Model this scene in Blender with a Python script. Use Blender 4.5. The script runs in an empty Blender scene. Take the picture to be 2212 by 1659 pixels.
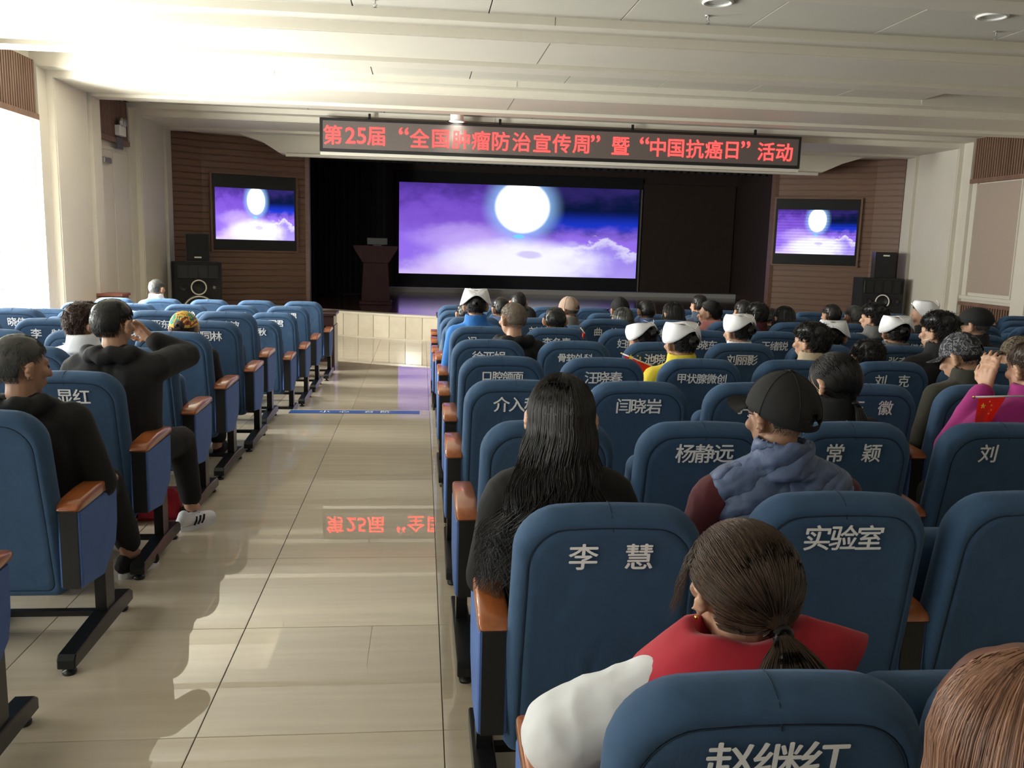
import bpy, bmesh, math, random
import numpy as np
from mathutils import Vector, Matrix, noise, Quaternion
random.seed(7)
C = bpy.context.scene.collection
scn = bpy.context.scene
PI = math.pi

# ---------------------------------------------------------------- camera
cam = bpy.data.cameras.new('camera'); camo = bpy.data.objects.new('camera', cam); C.objects.link(camo)
cam.sensor_width = 36.0; cam.lens = 36.0 * 1891.2 / 2212.0; cam.clip_start = 0.05; cam.clip_end = 200
_yaw, _pitch, _roll = 0.105066, -0.159488, 0.0269492
_f = Vector((math.sin(_yaw)*math.cos(_pitch), math.cos(_yaw)*math.cos(_pitch), math.sin(_pitch)))
_r = Vector((math.cos(_yaw), -math.sin(_yaw), 0)); _u = _r.cross(_f)
_r, _u = _r*math.cos(_roll)+_u*math.sin(_roll), -_r*math.sin(_roll)+_u*math.cos(_roll)
camo.matrix_world = Matrix(((_r.x,_u.x,-_f.x,0),(_r.y,_u.y,-_f.y,0),(_r.z,_u.z,-_f.z,1.6),(0,0,0,1)))
scn.camera = camo

# ---------------------------------------------------------------- world, lights, exposure
w = bpy.data.worlds.new('world'); scn.world = w; w.use_nodes = True
w.node_tree.nodes['Background'].inputs[0].default_value = (1.0, 0.97, 0.92, 1)
w.node_tree.nodes['Background'].inputs[1].default_value = 5.0
scn.view_settings.view_transform = 'Standard'; scn.view_settings.look = 'None'
scn.view_settings.exposure = 0.0; scn.view_settings.gamma = 1.0
scn.view_settings.use_curve_mapping = False

def area(name, loc, rot, sx, sy, power, col):
    l = bpy.data.lights.new(name, 'AREA'); l.shape = 'RECTANGLE'; l.size = sx; l.size_y = sy
    l.energy = power; l.color = col
    o = bpy.data.objects.new(name, l); C.objects.link(o); o.location = loc; o.rotation_euler = rot
    return o
XL, XR = -4.69, 9.59        # side wall faces
CZ = 3.62                   # flat ceiling
STEP_Y = 8.25; LOW = -0.15
WIN = [(-1.35, -0.1, 1.0), (2.1, 3.45, 1.0), (5.3, 6.65, 1.0), (6.75, 8.2, 1.0), (10.02, 11.44, 1.0)]
WIN = [(-1.3, 1.5), (3.5, 4.96), (6.78, 8.2), (10.02, 11.44)]
# daylight arriving through each window of the left wall
WP = [65, 190, 570, 1150]
for (a, b), p in zip(WIN, WP):
    area('window_daylight', (XL-0.42, (a+b)/2, 1.70), (0, math.radians(-98), 0), 2.4, b-a+0.5, p, (1.0, 0.975, 0.93))
# ---------------------------------------------------------------- helpers
def mat(name, col, rough=0.6, metal=0.0, noise_amt=0.0, noise_scale=20.0, bump=0.0, bump_scale=60.0, spec=None,
        emit=None, emit_s=0.0, stretch=None, sheen=0.0, coat=0.0, coord='Object'):
    m = bpy.data.materials.new(name); m.use_nodes = True
    nt = m.node_tree; b = nt.nodes['Principled BSDF']
    b.inputs['Base Color'].default_value = (*col, 1); b.inputs['Roughness'].default_value = rough
    b.inputs['Metallic'].default_value = metal
    if spec is not None: b.inputs['Specular IOR Level'].default_value = spec
    if sheen: b.inputs['Sheen Weight'].default_value = sheen; b.inputs['Sheen Roughness'].default_value = 0.5
    if coat: b.inputs['Coat Weight'].default_value = coat; b.inputs['Coat Roughness'].default_value = 0.08
    if emit: b.inputs['Emission Color'].default_value = (*emit, 1); b.inputs['Emission Strength'].default_value = emit_s
    if noise_amt or bump:
        tc = nt.nodes.new('ShaderNodeTexCoord'); mp = nt.nodes.new('ShaderNodeMapping')
        nt.links.new(tc.outputs[coord], mp.inputs[0])
        if stretch: mp.inputs['Scale'].default_value = stretch
    if noise_amt:
        n = nt.nodes.new('ShaderNodeTexNoise'); n.inputs['Scale'].default_value = noise_scale; n.inputs['Detail'].default_value = 5
        nt.links.new(mp.outputs[0], n.inputs['Vector'])
        r = nt.nodes.new('ShaderNodeMapRange'); r.inputs[1].default_value = 0.3; r.inputs[2].default_value = 0.7
        r.inputs[3].default_value = 1-noise_amt; r.inputs[4].default_value = 1+noise_amt
        nt.links.new(n.outputs[0], r.inputs[0])
        v = nt.nodes.new('ShaderNodeVectorMath'); v.operation = 'SCALE'; v.inputs[0].default_value = col
        nt.links.new(r.outputs[0], v.inputs['Scale']); nt.links.new(v.outputs[0], b.inputs['Base Color'])
    if bump:
        n2 = nt.nodes.new('ShaderNodeTexNoise'); n2.inputs['Scale'].default_value = bump_scale; n2.inputs['Detail'].default_value = 3
        nt.links.new(mp.outputs[0], n2.inputs['Vector'])
        bp = nt.nodes.new('ShaderNodeBump'); bp.inputs['Strength'].default_value = bump; bp.inputs['Distance'].default_value = 0.01
        nt.links.new(n2.outputs[0], bp.inputs['Height']); nt.links.new(bp.outputs[0], b.inputs['Normal'])
    return m

def obj(name, bm_or_me, m, parent=None, smooth=False, loc=None, rotz=0.0):
    if isinstance(bm_or_me, bmesh.types.BMesh):
        me = bpy.data.meshes.new(name); bm_or_me.to_mesh(me); bm_or_me.free()
    else: me = bm_or_me
    if smooth:
        me.polygons.foreach_set('use_smooth', [True]*len(me.polygons))
    if m is not None and not me.materials: me.materials.append(m)
    o = bpy.data.objects.new(name, me); C.objects.link(o)
    if parent is not None: o.parent = parent
    if loc is not None: o.location = loc
    if rotz: o.rotation_euler = (0, 0, rotz)
    return o
def thing(name, label, cat, loc=(0,0,0), rotz=0.0, group=None):
    o = bpy.data.objects.new(name, None); C.objects.link(o); o.location = loc; o.rotation_euler = (0,0,rotz)
    o.empty_display_size = 0.1
    o['label'] = label; o['category'] = cat
    if group: o['group'] = group
    return o
def tag(o, label, cat, group=None):
    o['label'] = label; o['category'] = cat
    if group: o['group'] = group
    return o
def struct(name, bm, m, parent=None, smooth=False):
    o = obj(name, bm, m, parent, smooth)
    if parent is None: o['kind'] = 'structure'
    return o
def dup(root, loc, rotz=0.0, label=None, group=None):
    r = root.copy(); C.objects.link(r); r.location = loc; r.rotation_euler = (0,0,rotz)
    if label: r['label'] = label
    if group: r['group'] = group
    for ch in list(root.children):
        c = ch.copy(); C.objects.link(c); c.parent = r
        for g in list(ch.children):
            d = g.copy(); C.objects.link(d); d.parent = c
    return r
def box(bm, x0, x1, y0, y1, z0, z1, bev=0.0, seg=1):
    vs = [bm.verts.new(p) for p in ((x0,y0,z0),(x1,y0,z0),(x1,y1,z0),(x0,y1,z0),(x0,y0,z1),(x1,y0,z1),(x1,y1,z1),(x0,y1,z1))]
    fs = [bm.faces.new([vs[i] for i in q]) for q in ((3,2,1,0),(4,5,6,7),(0,1,5,4),(1,2,6,5),(2,3,7,6),(3,0,4,7))]
    if bev:
        es = list({e for f in fs for e in f.edges})
        bmesh.ops.bevel(bm, geom=es, offset=bev, segments=seg, profile=0.7, affect='EDGES')
    return bm
def B(*a, **k):
    return box(bmesh.new(), *a, **k)
def prism(bm, pts, axis, a, b):
    """extrude polygon pts (2d) along axis between a and b"""
    def mk(p, t):
        return {'x': (t, p[0], p[1]), 'y': (p[0], t, p[1]), 'z': (p[0], p[1], t)}[axis]
    v0 = [bm.verts.new(mk(p, a)) for p in pts]; v1 = [bm.verts.new(mk(p, b)) for p in pts]
    n = len(pts)
    bm.faces.new(v0); bm.faces.new(list(reversed(v1)))
    for i in range(n): bm.faces.new((v0[i], v0[(i+1) % n], v1[(i+1) % n], v1[i]))
    bmesh.ops.recalc_face_normals(bm, faces=bm.faces)
    return bm
def lathe(bm, prof, n=24, cx=0, cy=0, cz=0, rx=1.0, ry=1.0):
    rings = []
    for (r, z) in prof:
        rings.append([bm.verts.new((cx+r*rx*math.cos(2*PI*i/n), cy+r*ry*math.sin(2*PI*i/n), cz+z)) for i in range(n)])
    for a, b in zip(rings, rings[1:]):
        for i in range(n): bm.faces.new((a[i], a[(i+1) % n], b[(i+1) % n], b[i]))
    bm.faces.new(list(reversed(rings[0]))); bm.faces.new(rings[-1])
    return bm
def tube(bm, pts, r, n=8, cap=True):
    pts = [Vector(p) for p in pts]; rings = []
    rr = r if isinstance(r, (list, tuple)) else [r]*len(pts)
    up = Vector((0.13, 0.27, 1)).normalized()
    for i, p in enumerate(pts):
        t = (pts[min(i+1, len(pts)-1)]-pts[max(i-1, 0)]).normalized()
        a = t.cross(up)
        if a.length < 1e-3: a = t.cross(Vector((1,0,0)))
        a.normalize(); b = t.cross(a)
        rings.append([bm.verts.new(p+(a*math.cos(2*PI*k/n)+b*math.sin(2*PI*k/n))*rr[i]) for k in range(n)])
    for x, y in zip(rings, rings[1:]):
        for i in range(n): bm.faces.new((x[i], x[(i+1) % n], y[(i+1) % n], y[i]))
    if cap: bm.faces.new(list(reversed(rings[0]))); bm.faces.new(rings[-1])
    return bm
_dg = None
def text_mesh(name, body, size, bold=0.0, align='CENTER', extrude=0.0):
    """letters as a flat mesh in the XZ plane facing -Y"""
    cu = bpy.data.curves.new(name, 'FONT'); cu.body = body; cu.size = size
    cu.align_x = align; cu.align_y = 'CENTER'; cu.extrude = extrude; cu.resolution_u = 3
    o = bpy.data.objects.new(name, cu); C.objects.link(o)
    me = bpy.data.meshes.new_from_object(o.evaluated_get(bpy.context.evaluated_depsgraph_get()))
    bpy.data.objects.remove(o); bpy.data.curves.remove(cu)
    me.transform(Matrix.Rotation(PI/2, 4, 'X')); me.name = name
    me.materials.clear()
    if bold:
        bm = bmesh.new()
        for i, (dx, dz) in enumerate(((0, 0), (bold, 0), (-bold, 0), (0, bold*0.8), (0, -bold*0.8))):
            n0 = len(bm.verts); bm.from_mesh(me); bm.verts.ensure_lookup_table()
            for v in bm.verts[n0:]: v.co += Vector((dx, -0.00004*i, dz))
        bm.to_mesh(me); bm.free()
    return me

# ---------------------------------------------------------------- materials
M = {}
M['cream'] = mat('cream_paint', (0.69, 0.65, 0.56), 0.55, noise_amt=0.02, noise_scale=3)
M['ceil'] = mat('ceiling_paint', (0.62, 0.595, 0.52), 0.6, noise_amt=0.02, noise_scale=2)
M['gap'] = mat('dark_gap', (0.05, 0.045, 0.04), 0.8, noise_amt=0.1)
M['fabricwall'] = mat('beige_fabric_panel', (0.42, 0.34, 0.28), 0.9, noise_amt=0.05, noise_scale=90, bump=0.2, bump_scale=400)
M['slat'] = mat('brown_slats', (0.20, 0.115, 0.075), 0.5, noise_amt=0.2, noise_scale=9, stretch=(1,1,0.1))
M['groove'] = mat('brown_grooved_panel', (0.165, 0.088, 0.056), 0.45, noise_amt=0.18, noise_scale=6, stretch=(0.4,0.4,9))
M['stagewall'] = mat('dark_stage_panel', (0.034, 0.018, 0.013), 0.6, noise_amt=0.15, noise_scale=5)
M['curtain'] = mat('black_curtain', (0.008, 0.008, 0.010), 0.9, noise_amt=0.2, noise_scale=5)
M['black'] = mat('black_plastic', (0.012, 0.013, 0.014), 0.38, noise_amt=0.1, noise_scale=60)
M['blackm'] = mat('black_metal', (0.014, 0.015, 0.017), 0.3, metal=0.3, noise_amt=0.1, noise_scale=50)
M['blackbox'] = mat('black_grille_cloth', (0.013, 0.013, 0.014), 0.85, noise_amt=0.2, noise_scale=120, bump=0.3, bump_scale=500)
M['grey'] = mat('grey_stone', (0.20, 0.19, 0.18), 0.4, noise_amt=0.1, noise_scale=10)
M['steel'] = mat('brushed_steel', (0.5, 0.5, 0.5), 0.3, metal=0.9, noise_amt=0.05)
M['white'] = mat('white_paint', (0.78, 0.77, 0.74), 0.5, noise_amt=0.02)
M['darkwood'] = mat('dark_red_wood', (0.022, 0.007, 0.006), 0.35, noise_amt=0.3, noise_scale=8, stretch=(0.5,4,4), coat=0.2)
M['stagefloor'] = mat('stage_floorboards', (0.045, 0.022, 0.018), 0.16, noise_amt=0.25, noise_scale=4, stretch=(0.3,4,1), coat=0.3)
M['cap'] = mat('cream_stone', (0.70, 0.63, 0.51), 0.2, noise_amt=0.05, noise_scale=6)

def tile_material(name, c1, c2, rough, stretch, seed_by_object=True):
    m = bpy.data.materials.new(name); m.use_nodes = True; nt = m.node_tree; b = nt.nodes['Principled BSDF']
    tc = nt.nodes.new('ShaderNodeTexCoord'); mp = nt.nodes.new('ShaderNodeMapping'); mp.inputs['Scale'].default_value = stretch
    nt.links.new(tc.outputs['Object'], mp.inputs[0])
    oi = nt.nodes.new('ShaderNodeObjectInfo'); cb = nt.nodes.new('ShaderNodeVectorMath'); cb.operation = 'SCALE'
    cb.inputs[0].default_value = (37, 19, 11); nt.links.new(oi.outputs['Random'], cb.inputs['Scale'])
    nt.links.new(cb.outputs[0], mp.inputs['Location'])
    n = nt.nodes.new('ShaderNodeTexNoise'); n.inputs['Scale'].default_value = 3.0; n.inputs['Detail'].default_value = 8; n.inputs['Roughness'].default_value = 0.6
    nt.links.new(mp.outputs[0], n.inputs['Vector'])
    cr = nt.nodes.new('ShaderNodeValToRGB'); cr.color_ramp.elements[0].position = 0.32; cr.color_ramp.elements[0].color = (*c1, 1)
    cr.color_ramp.elements[1].position = 0.7; cr.color_ramp.elements[1].color = (*c2, 1)
    nt.links.new(n.outputs[0], cr.inputs[0])
    hv = nt.nodes.new('ShaderNodeHueSaturation'); mr = nt.nodes.new('ShaderNodeMapRange'); mr.inputs[3].default_value = 0.93; mr.inputs[4].default_value = 1.07
    nt.links.new(oi.outputs['Random'], mr.inputs[0]); nt.links.new(mr.outputs[0], hv.inputs['Value']); nt.links.new(cr.outputs[0], hv.inputs['Color'])
    nt.links.new(hv.outputs[0], b.inputs['Base Color'])
    b.inputs['Roughness'].default_value = rough; b.inputs['IOR'].default_value = 1.52
    b.inputs['Coat Weight'].default_value = 0.1; b.inputs['Coat Roughness'].default_value = 0.005
    return m
M['tile'] = tile_material('beige_veined_tile', (0.55, 0.475, 0.37), (0.63, 0.56, 0.445), 0.0, (0.5, 6, 1))
M['stagetile'] = tile_material('cream_face_tile', (0.70, 0.62, 0.48), (0.78, 0.70, 0.56), 0.12, (2, 1, 2))
M['grout'] = mat('brown_grout', (0.16, 0.12, 0.08), 0.8, noise_amt=0.1)

# ================================================================= STRUCTURE
# floor: two levels, polished tiles of 0.8 m
fl = struct('floor', B(XL-0.2, XR+0.2, -2.3, STEP_Y, -0.30, -0.012), M['grout'])
TX, TY = 0.797, 0.81
def tile_mesh(w, d):
    bm = bmesh.new(); g = 0.0016
    box(bm, -w/2+g, w/2-g, -d/2+g, d/2-g, -0.010, 0.0)
    top = [e for e in bm.edges if all(abs(v.co.z) < 1e-6 for v in e.verts)]
    bmesh.ops.bevel(bm, geom=top, offset=0.0012, segments=1, affect='EDGES')
    me = bpy.data.meshes.new('tile'); bm.to_mesh(me); bm.free(); return me
def lay_tiles(parent, xs, ys, z, nmax):
    cache = {}; n = 0
    for (y0, y1) in ys:
        for (x0, x1) in xs:
            k = (round(x1-x0, 3), round(y1-y0, 3))
            if k not in cache: cache[k] = tile_mesh(*k)
            obj('tile', cache[k], M['tile'], parent, loc=((x0+x1)/2, (y0+y1)/2, z)); n += 1
    return n
xe = [-0.711 + TX*k for k in range(-5, 9)]
xs = [(XL, xe[0])] + list(zip(xe, xe[1:])) if xe[0] > XL else list(zip(xe, xe[1:]))
ye = [1.07 + TY*k for k in range(-3, 9)] + [STEP_Y-0.0]
ys = [(a, b) for a, b in zip(ye, ye[1:])]
n1 = lay_tiles(fl, xs, ys, 0.0, 300)
bm = B(xe[-1], XR, -2.3, STEP_Y, -0.012, 0.0); box(bm, XL, xe[-1], -2.3, ye[0], -0.012, 0.0)
struct('floor_border', bm, M['tile'], fl)
fl2 = struct('floor', B(XL-0.2, XR+0.2, STEP_Y, 24.5, -0.45, LOW-0.012), M['grout'])
ye2 = [STEP_Y + TY*k for k in range(0, 10)]
xs2 = [p for p in xs if p[1] < 4.2]
lay_tiles(fl2, xs2, list(zip(ye2, ye2[1:])), LOW, 300)
bm = B(xs2[-1][1], XR, STEP_Y, ye2[-1], LOW-0.012, LOW); box(bm, XL, XR, ye2[-1], 18.5, LOW-0.012, LOW)
struct('floor_border', bm, M['tile'], fl2)
struct('step_riser', B(XL, XR, STEP_Y+0.0005, STEP_Y+0.012, LOW+0.001, -0.001), M['cap'], fl)
# side walls with window openings on the left
def wall_with_holes(x0, x1, ya, yb, z0, z1, holes):
    bm = bmesh.new(); y = ya
    for (a, b, za, zb) in holes:
        if a > y: box(bm, x0, x1, y, a, z0, z1)
        box(bm, x0, x1, a, b, z0, za); box(bm, x0, x1, a, b, zb, z1); y = b
    box(bm, x0, x1, y, yb, z0, z1); return bm
struct('wall_left', wall_with_holes(XL-0.24, XL, -2.3, 17.2, -0.3, 4.0, [(a, b, 0.55, 2.92) for a, b in WIN]), M['cream'])
struct('wall_right', B(XR, XR+0.24, -2.3, 17.2, -0.3, 4.0), M['cream'])
struct('wall_back', B(XL-0.24, XR+0.24, -2.5, -2.3, -0.3, 4.0), M['cream'])
M['frame'] = mat('window_frame_aluminium', (0.75, 0.75, 0.73), 0.4, noise_amt=0.02)
mg = bpy.data.materials.new('window_glass'); mg.use_nodes = True; _n = mg.node_tree
for q in list(_n.nodes): _n.nodes.remove(q)
_o = _n.nodes.new('ShaderNodeOutputMaterial'); _x = _n.nodes.new('ShaderNodeMixShader'); _t = _n.nodes.new('ShaderNodeBsdfTransparent'); _g = _n.nodes.new('ShaderNodeBsdfGlossy'); _l = _n.nodes.new('ShaderNodeLayerWeight')
_t.inputs[0].default_value = (0.96, 0.98, 0.97, 1); _g.inputs['Roughness'].default_value = 0.02; _l.inputs[0].default_value = 0.03
_n.links.new(_l.outputs['Fresnel'], _x.inputs[0]); _n.links.new(_t.outputs[0], _x.inputs[1]); _n.links.new(_g.outputs[0], _x.inputs[2]); _n.links.new(_x.outputs[0], _o.inputs[0])
for i, (a, b) in enumerate(WIN):
    bm = bmesh.new(); X0, X1 = XL-0.20, XL-0.14
    for (p, q) in ((a, a+0.04), (b-0.04, b), ((a+b)/2-0.015, (a+b)/2+0.015)): box(bm, X0, X1, p, q, 0.56, 2.91)
    for z in (0.56, 2.86): box(bm, X0+0.002, X1-0.002, a, b, z, z+0.05)
    wf = struct('window_%d' % (i+1), bm, M['frame'])
    struct('pane', B(XL-0.175, XL-0.17, a+0.05, (a+b)/2-0.025, 0.61, 2.86), mg, wf)
    struct('pane', B(XL-0.175, XL-0.17, (a+b)/2+0.025, b-0.05, 0.61, 2.86), mg, wf)
    struct('window_sill', B(XL-0.24, XL+0.08, a, b, 0.515, 0.55, bev=0.006), M['white'], wf)

# ceiling: flat panels in the bays, stepped beams that come down as wall piers
RECL, RECR = -1.83, 6.57
_c = B(XL-0.2, XR+0.2, -2.4, 9.97, CZ+0.014, CZ+0.25); box(_c, XL-0.2, XR+0.2, 11.49, 24.0, CZ+0.014, CZ+0.25); box(_c, RECL, RECR, 10.0, 11.46, CZ+0.014, CZ+0.25)
struct('ceiling', _c, M['gap'])
for (a, b) in ((XL, RECL), (RECR, XR)):
    _c = B(a-0.02, b+0.02, 9.98, 11.48, CZ+0.24, CZ+0.27); box(_c, a, b, 11.455, 11.48, CZ-0.06, CZ+0.25); box(_c, a, b, 9.98, 9.998, CZ, CZ+0.25)
    box(_c, (b if b < 0 else a)-0.01, (b if b < 0 else a)+0.01, 10.0, 11.46, CZ, CZ+0.25)
    struct('ceiling_recess', _c, M['cream'], bpy.data.objects['ceiling'])
ce = bpy.data.objects['ceiling']
PY = [-4.55, -1.4+0.0, 1.76, 4.98, 8.23, 11.46, 14.80]
PY = [1.76, 4.98, 8.23, 11.46, 14.80]
PLEN = [1.75, 1.75, 1.77, 1.84, 2.0]
bays = [(-2.3, 1.76), (3.51, 4.98), (6.73, 8.23), (10.0, 11.46), (13.30, 14.80)]
xj = [-4.6] + [-0.63 + 1.2*k for k in range(-3, 9)] + [XR]
pcache = {}
for (a, b) in bays:
    for x0, x1 in zip(xj, xj[1:]):
        if x1-x0 < 0.05: continue
        if a == 10.0 and (x1 < RECL+0.3 or x0 > RECR-0.3): continue
        k = (round(x1-x0, 3), round(b-a, 3))
        if k not in pcache:
            me = bpy.data.meshes.new('ceiling_panel'); q = B(-k[0]/2+0.006, k[0]/2-0.006, -k[1]/2, k[1]/2, 0, 0.016); q.to_mesh(me); q.free(); pcache[k] = me
        obj('ceiling_panel', pcache[k], M['ceil'], ce, loc=((x0+x1)/2, (a+b)/2, CZ-0.002))
def portal(y0, L):
    """stepped beam across the room, mitred into a pier on either wall"""
    pr = [(0, 0.19), (0, 0.115), (0.0, 0.115)]
    pr = [(0.0, 0.0), (0.0, 0.075), (0.26, 0.075), (0.26, 0.155), (0.285, 0.155), (0.285, 0.165), (L-0.50, 0.165), (L-0.50, 0.135), (L-0.43, 0.135), (L-0.43, 0.20), (L-0.12, 0.20), (L-0.12, 0.125), (L, 0.125), (L, 0.0)]
    bm = bmesh.new(); secs = []
    for (sx, zz) in (('L', -0.2), ('L', 1), ('R', 1), ('R', -0.2)):
        row = []
        for (dy, d) in pr:
            x = XL+d if sx == 'L' else XR-d
            z = (CZ-d) if zz == 1 else zz
            row.append(bm.verts.new((x, y0+dy, z)))
        secs.append(row)
    for s, t in zip(secs, secs[1:]):
        for i in range(len(pr)-1): bm.faces.new((s[i], s[i+1], t[i+1], t[i]))
    # backing
    bmesh.ops.recalc_face_normals(bm, faces=bm.faces)
    return bm
M['seam'] = M['gap']
for i, (y, L) in enumerate(zip(PY, PLEN)):
    o = struct('trim_%d' % (i+1), portal(y, L), M['cream'])
    for xx in (1.17,):
        bm = bmesh.new(); box(bm, xx-0.0018, xx+0.0018, y+0.29, y+L-0.5, CZ-0.1665, CZ-0.16)
        box(bm, xx-0.0018, xx+0.0018, y-0.0015, y+0.002, CZ-0.075, CZ)
        struct('seam', bm, M['seam'], o)
# infill of the bays on the side walls
def slat_panel(name, x, ya, yb, z0, z1, side, label):
    t = thing(name, label, 'wall panel', (x, (ya+yb)/2, z0)); s = side
    w = yb-ya; h = z1-z0
    obj('back_board', B(min(0, 0.03*s), max(0, 0.03*s), -w/2, w/2, 0, h), M['gap'] if 0 else M['slatdark'], t)
    bm = bmesh.new(); n = int(w/0.062)
    for k in range(n):
        y = -w/2+0.02+(w-0.04)*(k+0.5)/n
        box(bm, min(0.03*s, 0.065*s), max(0.03*s, 0.065*s), y-0.019, y+0.019, 0.05, h)
    o = obj('slats', bm, M['slat'], t); o['kind'] = 'stuff'
    obj('bottom_rail', B(min(0, 0.085*s), max(0, 0.085*s), -w/2, w/2, -0.02, 0.05), M['slat'], t)
    return t
M['slatdark'] = mat('dark_slat_backing', (0.05, 0.028, 0.02), 0.8, noise_amt=0.1)
slat_panel('slat_panel', XL, 10.01, 11.45, 2.93, CZ-0.02, 1, 'brown vertical slat panel above the left window nearest the stage')
slat_panel('slat_panel', XL, 6.76, 8.22, 2.93, CZ-0.02, 1, 'brown vertical slat panel above the second left window')
slat_panel('slat_panel', XL, 13.31, 14.79, 2.96, CZ-0.02, 1, 'brown slat panel behind the emergency light near the left loudspeaker')
slat_panel('slat_panel', XR, 10.01, 11.45, 2.86, CZ-0.02, -1, 'dark brown vertical slat panel high on the right wall, nearer one')
slat_panel('slat_panel', XR, 13.31, 14.79, 2.86, CZ-0.02, -1, 'dark brown slat panel on the right wall beside the stage')
# emergency light: two lamps on a box, sign below
t = thing('emergency_light', 'white emergency light box with two round lamps on the left slat panel', 'emergency light', (XL+0.07, 14.28, 3.05))
obj('body', B(0, 0.08, -0.14, 0.14, 0.0, 0.15, bev=0.008), M['white'], t)
for s in (-0.07, 0.07):
    bm = lathe(bmesh.new(), [(0.03, 0.0), (0.062, 0.03), (0.065, 0.06), (0.05, 0.075)], 20); bmesh.ops.rotate(bm, matrix=Matrix.Rotation(PI/2, 3, 'Y'), verts=bm.verts)
    bmesh.ops.translate(bm, vec=(0.03, s, 0.20), verts=bm.verts); obj('lamp', bm, M['steel'], t, smooth=True)
t = thing('wall_sign', 'small dark sign plate under the emergency light', 'sign', (XL+0.07, 14.28, 2.86))
obj('plate', B(0, 0.03, -0.13, 0.13, 0, 0.16, bev=0.004), mat('grey_sign', (0.10, 0.10, 0.12), 0.5, noise_amt=0.3, noise_scale=25), t)
# left bay by the stage: pair of flat cream doors
d = struct('door_1', B(XL, XL+0.03, 13.32, 14.78, LOW, 2.86), M['cream'])
for (a, b) in ((13.36, 14.05), (14.09, 14.74)):
    struct('door_leaf', B(XL+0.03, XL+0.05, a, b, LOW+0.02, 2.80, bev=0.004), M['cream'], d)
struct('door_closer', B(XL+0.05, XL+0.11, 13.55, 13.85, 2.60, 2.68, bev=0.01), M['steel'], d)
# right bays: framed fabric panels above radiator grilles
for i, (a, b) in enumerate(((10.01, 11.45), (13.31, 14.79), (6.75, 8.21))):
    t = thing('acoustic_panel', ['beige fabric acoustic panel on the right wall under the nearer brown slats', 'beige fabric acoustic panel on the right wall beside the stage', 'beige fabric acoustic panel on the right wall at the middle rows'][i], 'wall panel', (XR, (a+b)/2, 0.9), group='framed panels on the right wall')
    w = b-a
    obj('fabric', B(-0.03, 0, -w/2+0.16, w/2-0.16, 0.06, 1.92), M['fabricwall'], t)
    for (p, q) in ((-w/2, -w/2+0.14), (w/2-0.14, w/2)): obj('frame_board', B(-0.02, 0, p, q, 0, 1.95, bev=0.003), M['cream'], t)
    for (p, q) in ((-w/2+0.14, -w/2+0.16), (w/2-0.16, w/2-0.14)): obj('frame_bead', B(-0.045, 0, p, q, 0, 1.94, bev=0.003), M['cream'], t)
    obj('frame_board', B(-0.06, 0, -w/2, w/2, -0.06, 0.0, bev=0.004), M['cream'], t)
    g = thing('radiator_grille', ['brown wooden radiator grille under the nearer panel of the right wall', 'brown wooden radiator grille beside the stage on the right wall', 'brown wooden radiator grille at the middle rows of the right wall'][i], 'grille', (XR, (a+b)/2, 0 if b < 8.3 else LOW))
    obj('back_board', B(-0.02, 0, -w/2+0.02, w/2-0.02, 0.0, 0.92), M['slatdark'], g)
    bm = bmesh.new(); n = int(w/0.07)
    for k in range(n):
        y = -w/2+0.05+(w-0.1)*(k+0.5)/n; box(bm, -0.06, -0.02, y-0.015, y+0.015, 0.06, 0.88)
    o = obj('slats', bm, M['slat'], g); o['kind'] = 'stuff'
    for (z0, z1) in ((0.0, 0.06), (0.88, 0.94)): obj('rail', B(-0.07, 0, -w/2+0.01, w/2-0.01, z0, z1), M['slat'], g)

# ceiling fittings
def downlight(x, y, z, label, on=False):
    t = thing('downlight', label, 'ceiling light', (x, y, z))
    obj('trim_ring', lathe(bmesh.new(), [(0.125, 0.0), (0.13, -0.012), (0.115, -0.02), (0.10, -0.014), (0.10, 0.0)], 32), M['white'], t, smooth=True)
    obj('lens', lathe(bmesh.new(), [(0.098, -0.004), (0.098, -0.001)], 28), M['lampon'] if on else M['frost'], t)
M['lampon'] = mat('lit_lamp', (1,1,1), 0.5, emit=(1.0, 0.93, 0.82), emit_s=30, noise_amt=0.01)
M['frost'] = mat('frosted_diffuser', (0.55, 0.55, 0.52), 0.3, noise_amt=0.02)
downlight(2.41, 7.44, CZ-0.003, 'unlit round downlight in the ceiling, nearest the middle of the room')
downlight(4.80, 7.40, CZ-0.003, 'unlit round downlight in the ceiling towards the right wall')
downlight(0.05, 7.42, CZ-0.003, 'unlit round downlight in the ceiling towards the left windows')
downlight(0.53, 14.47, 3.50, 'lit round downlight glowing just above the red message board', True)
_d = C.objects[-1].parent; obj('housing', lathe(bmesh.new(), [(0.105, 0.0), (0.105, 0.118)], 28), M['white'], _d, smooth=False)
pl = bpy.data.lights.new('downlight_beam', 'SPOT'); pl.energy = 22; pl.color = (1.0, 0.9, 0.78); pl.spot_size = math.radians(100); pl.shadow_soft_size = 0.08
plo = bpy.data.objects.new('downlight_beam', pl); C.objects.link(plo); plo.location = (0.53, 14.47, 3.47)
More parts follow.
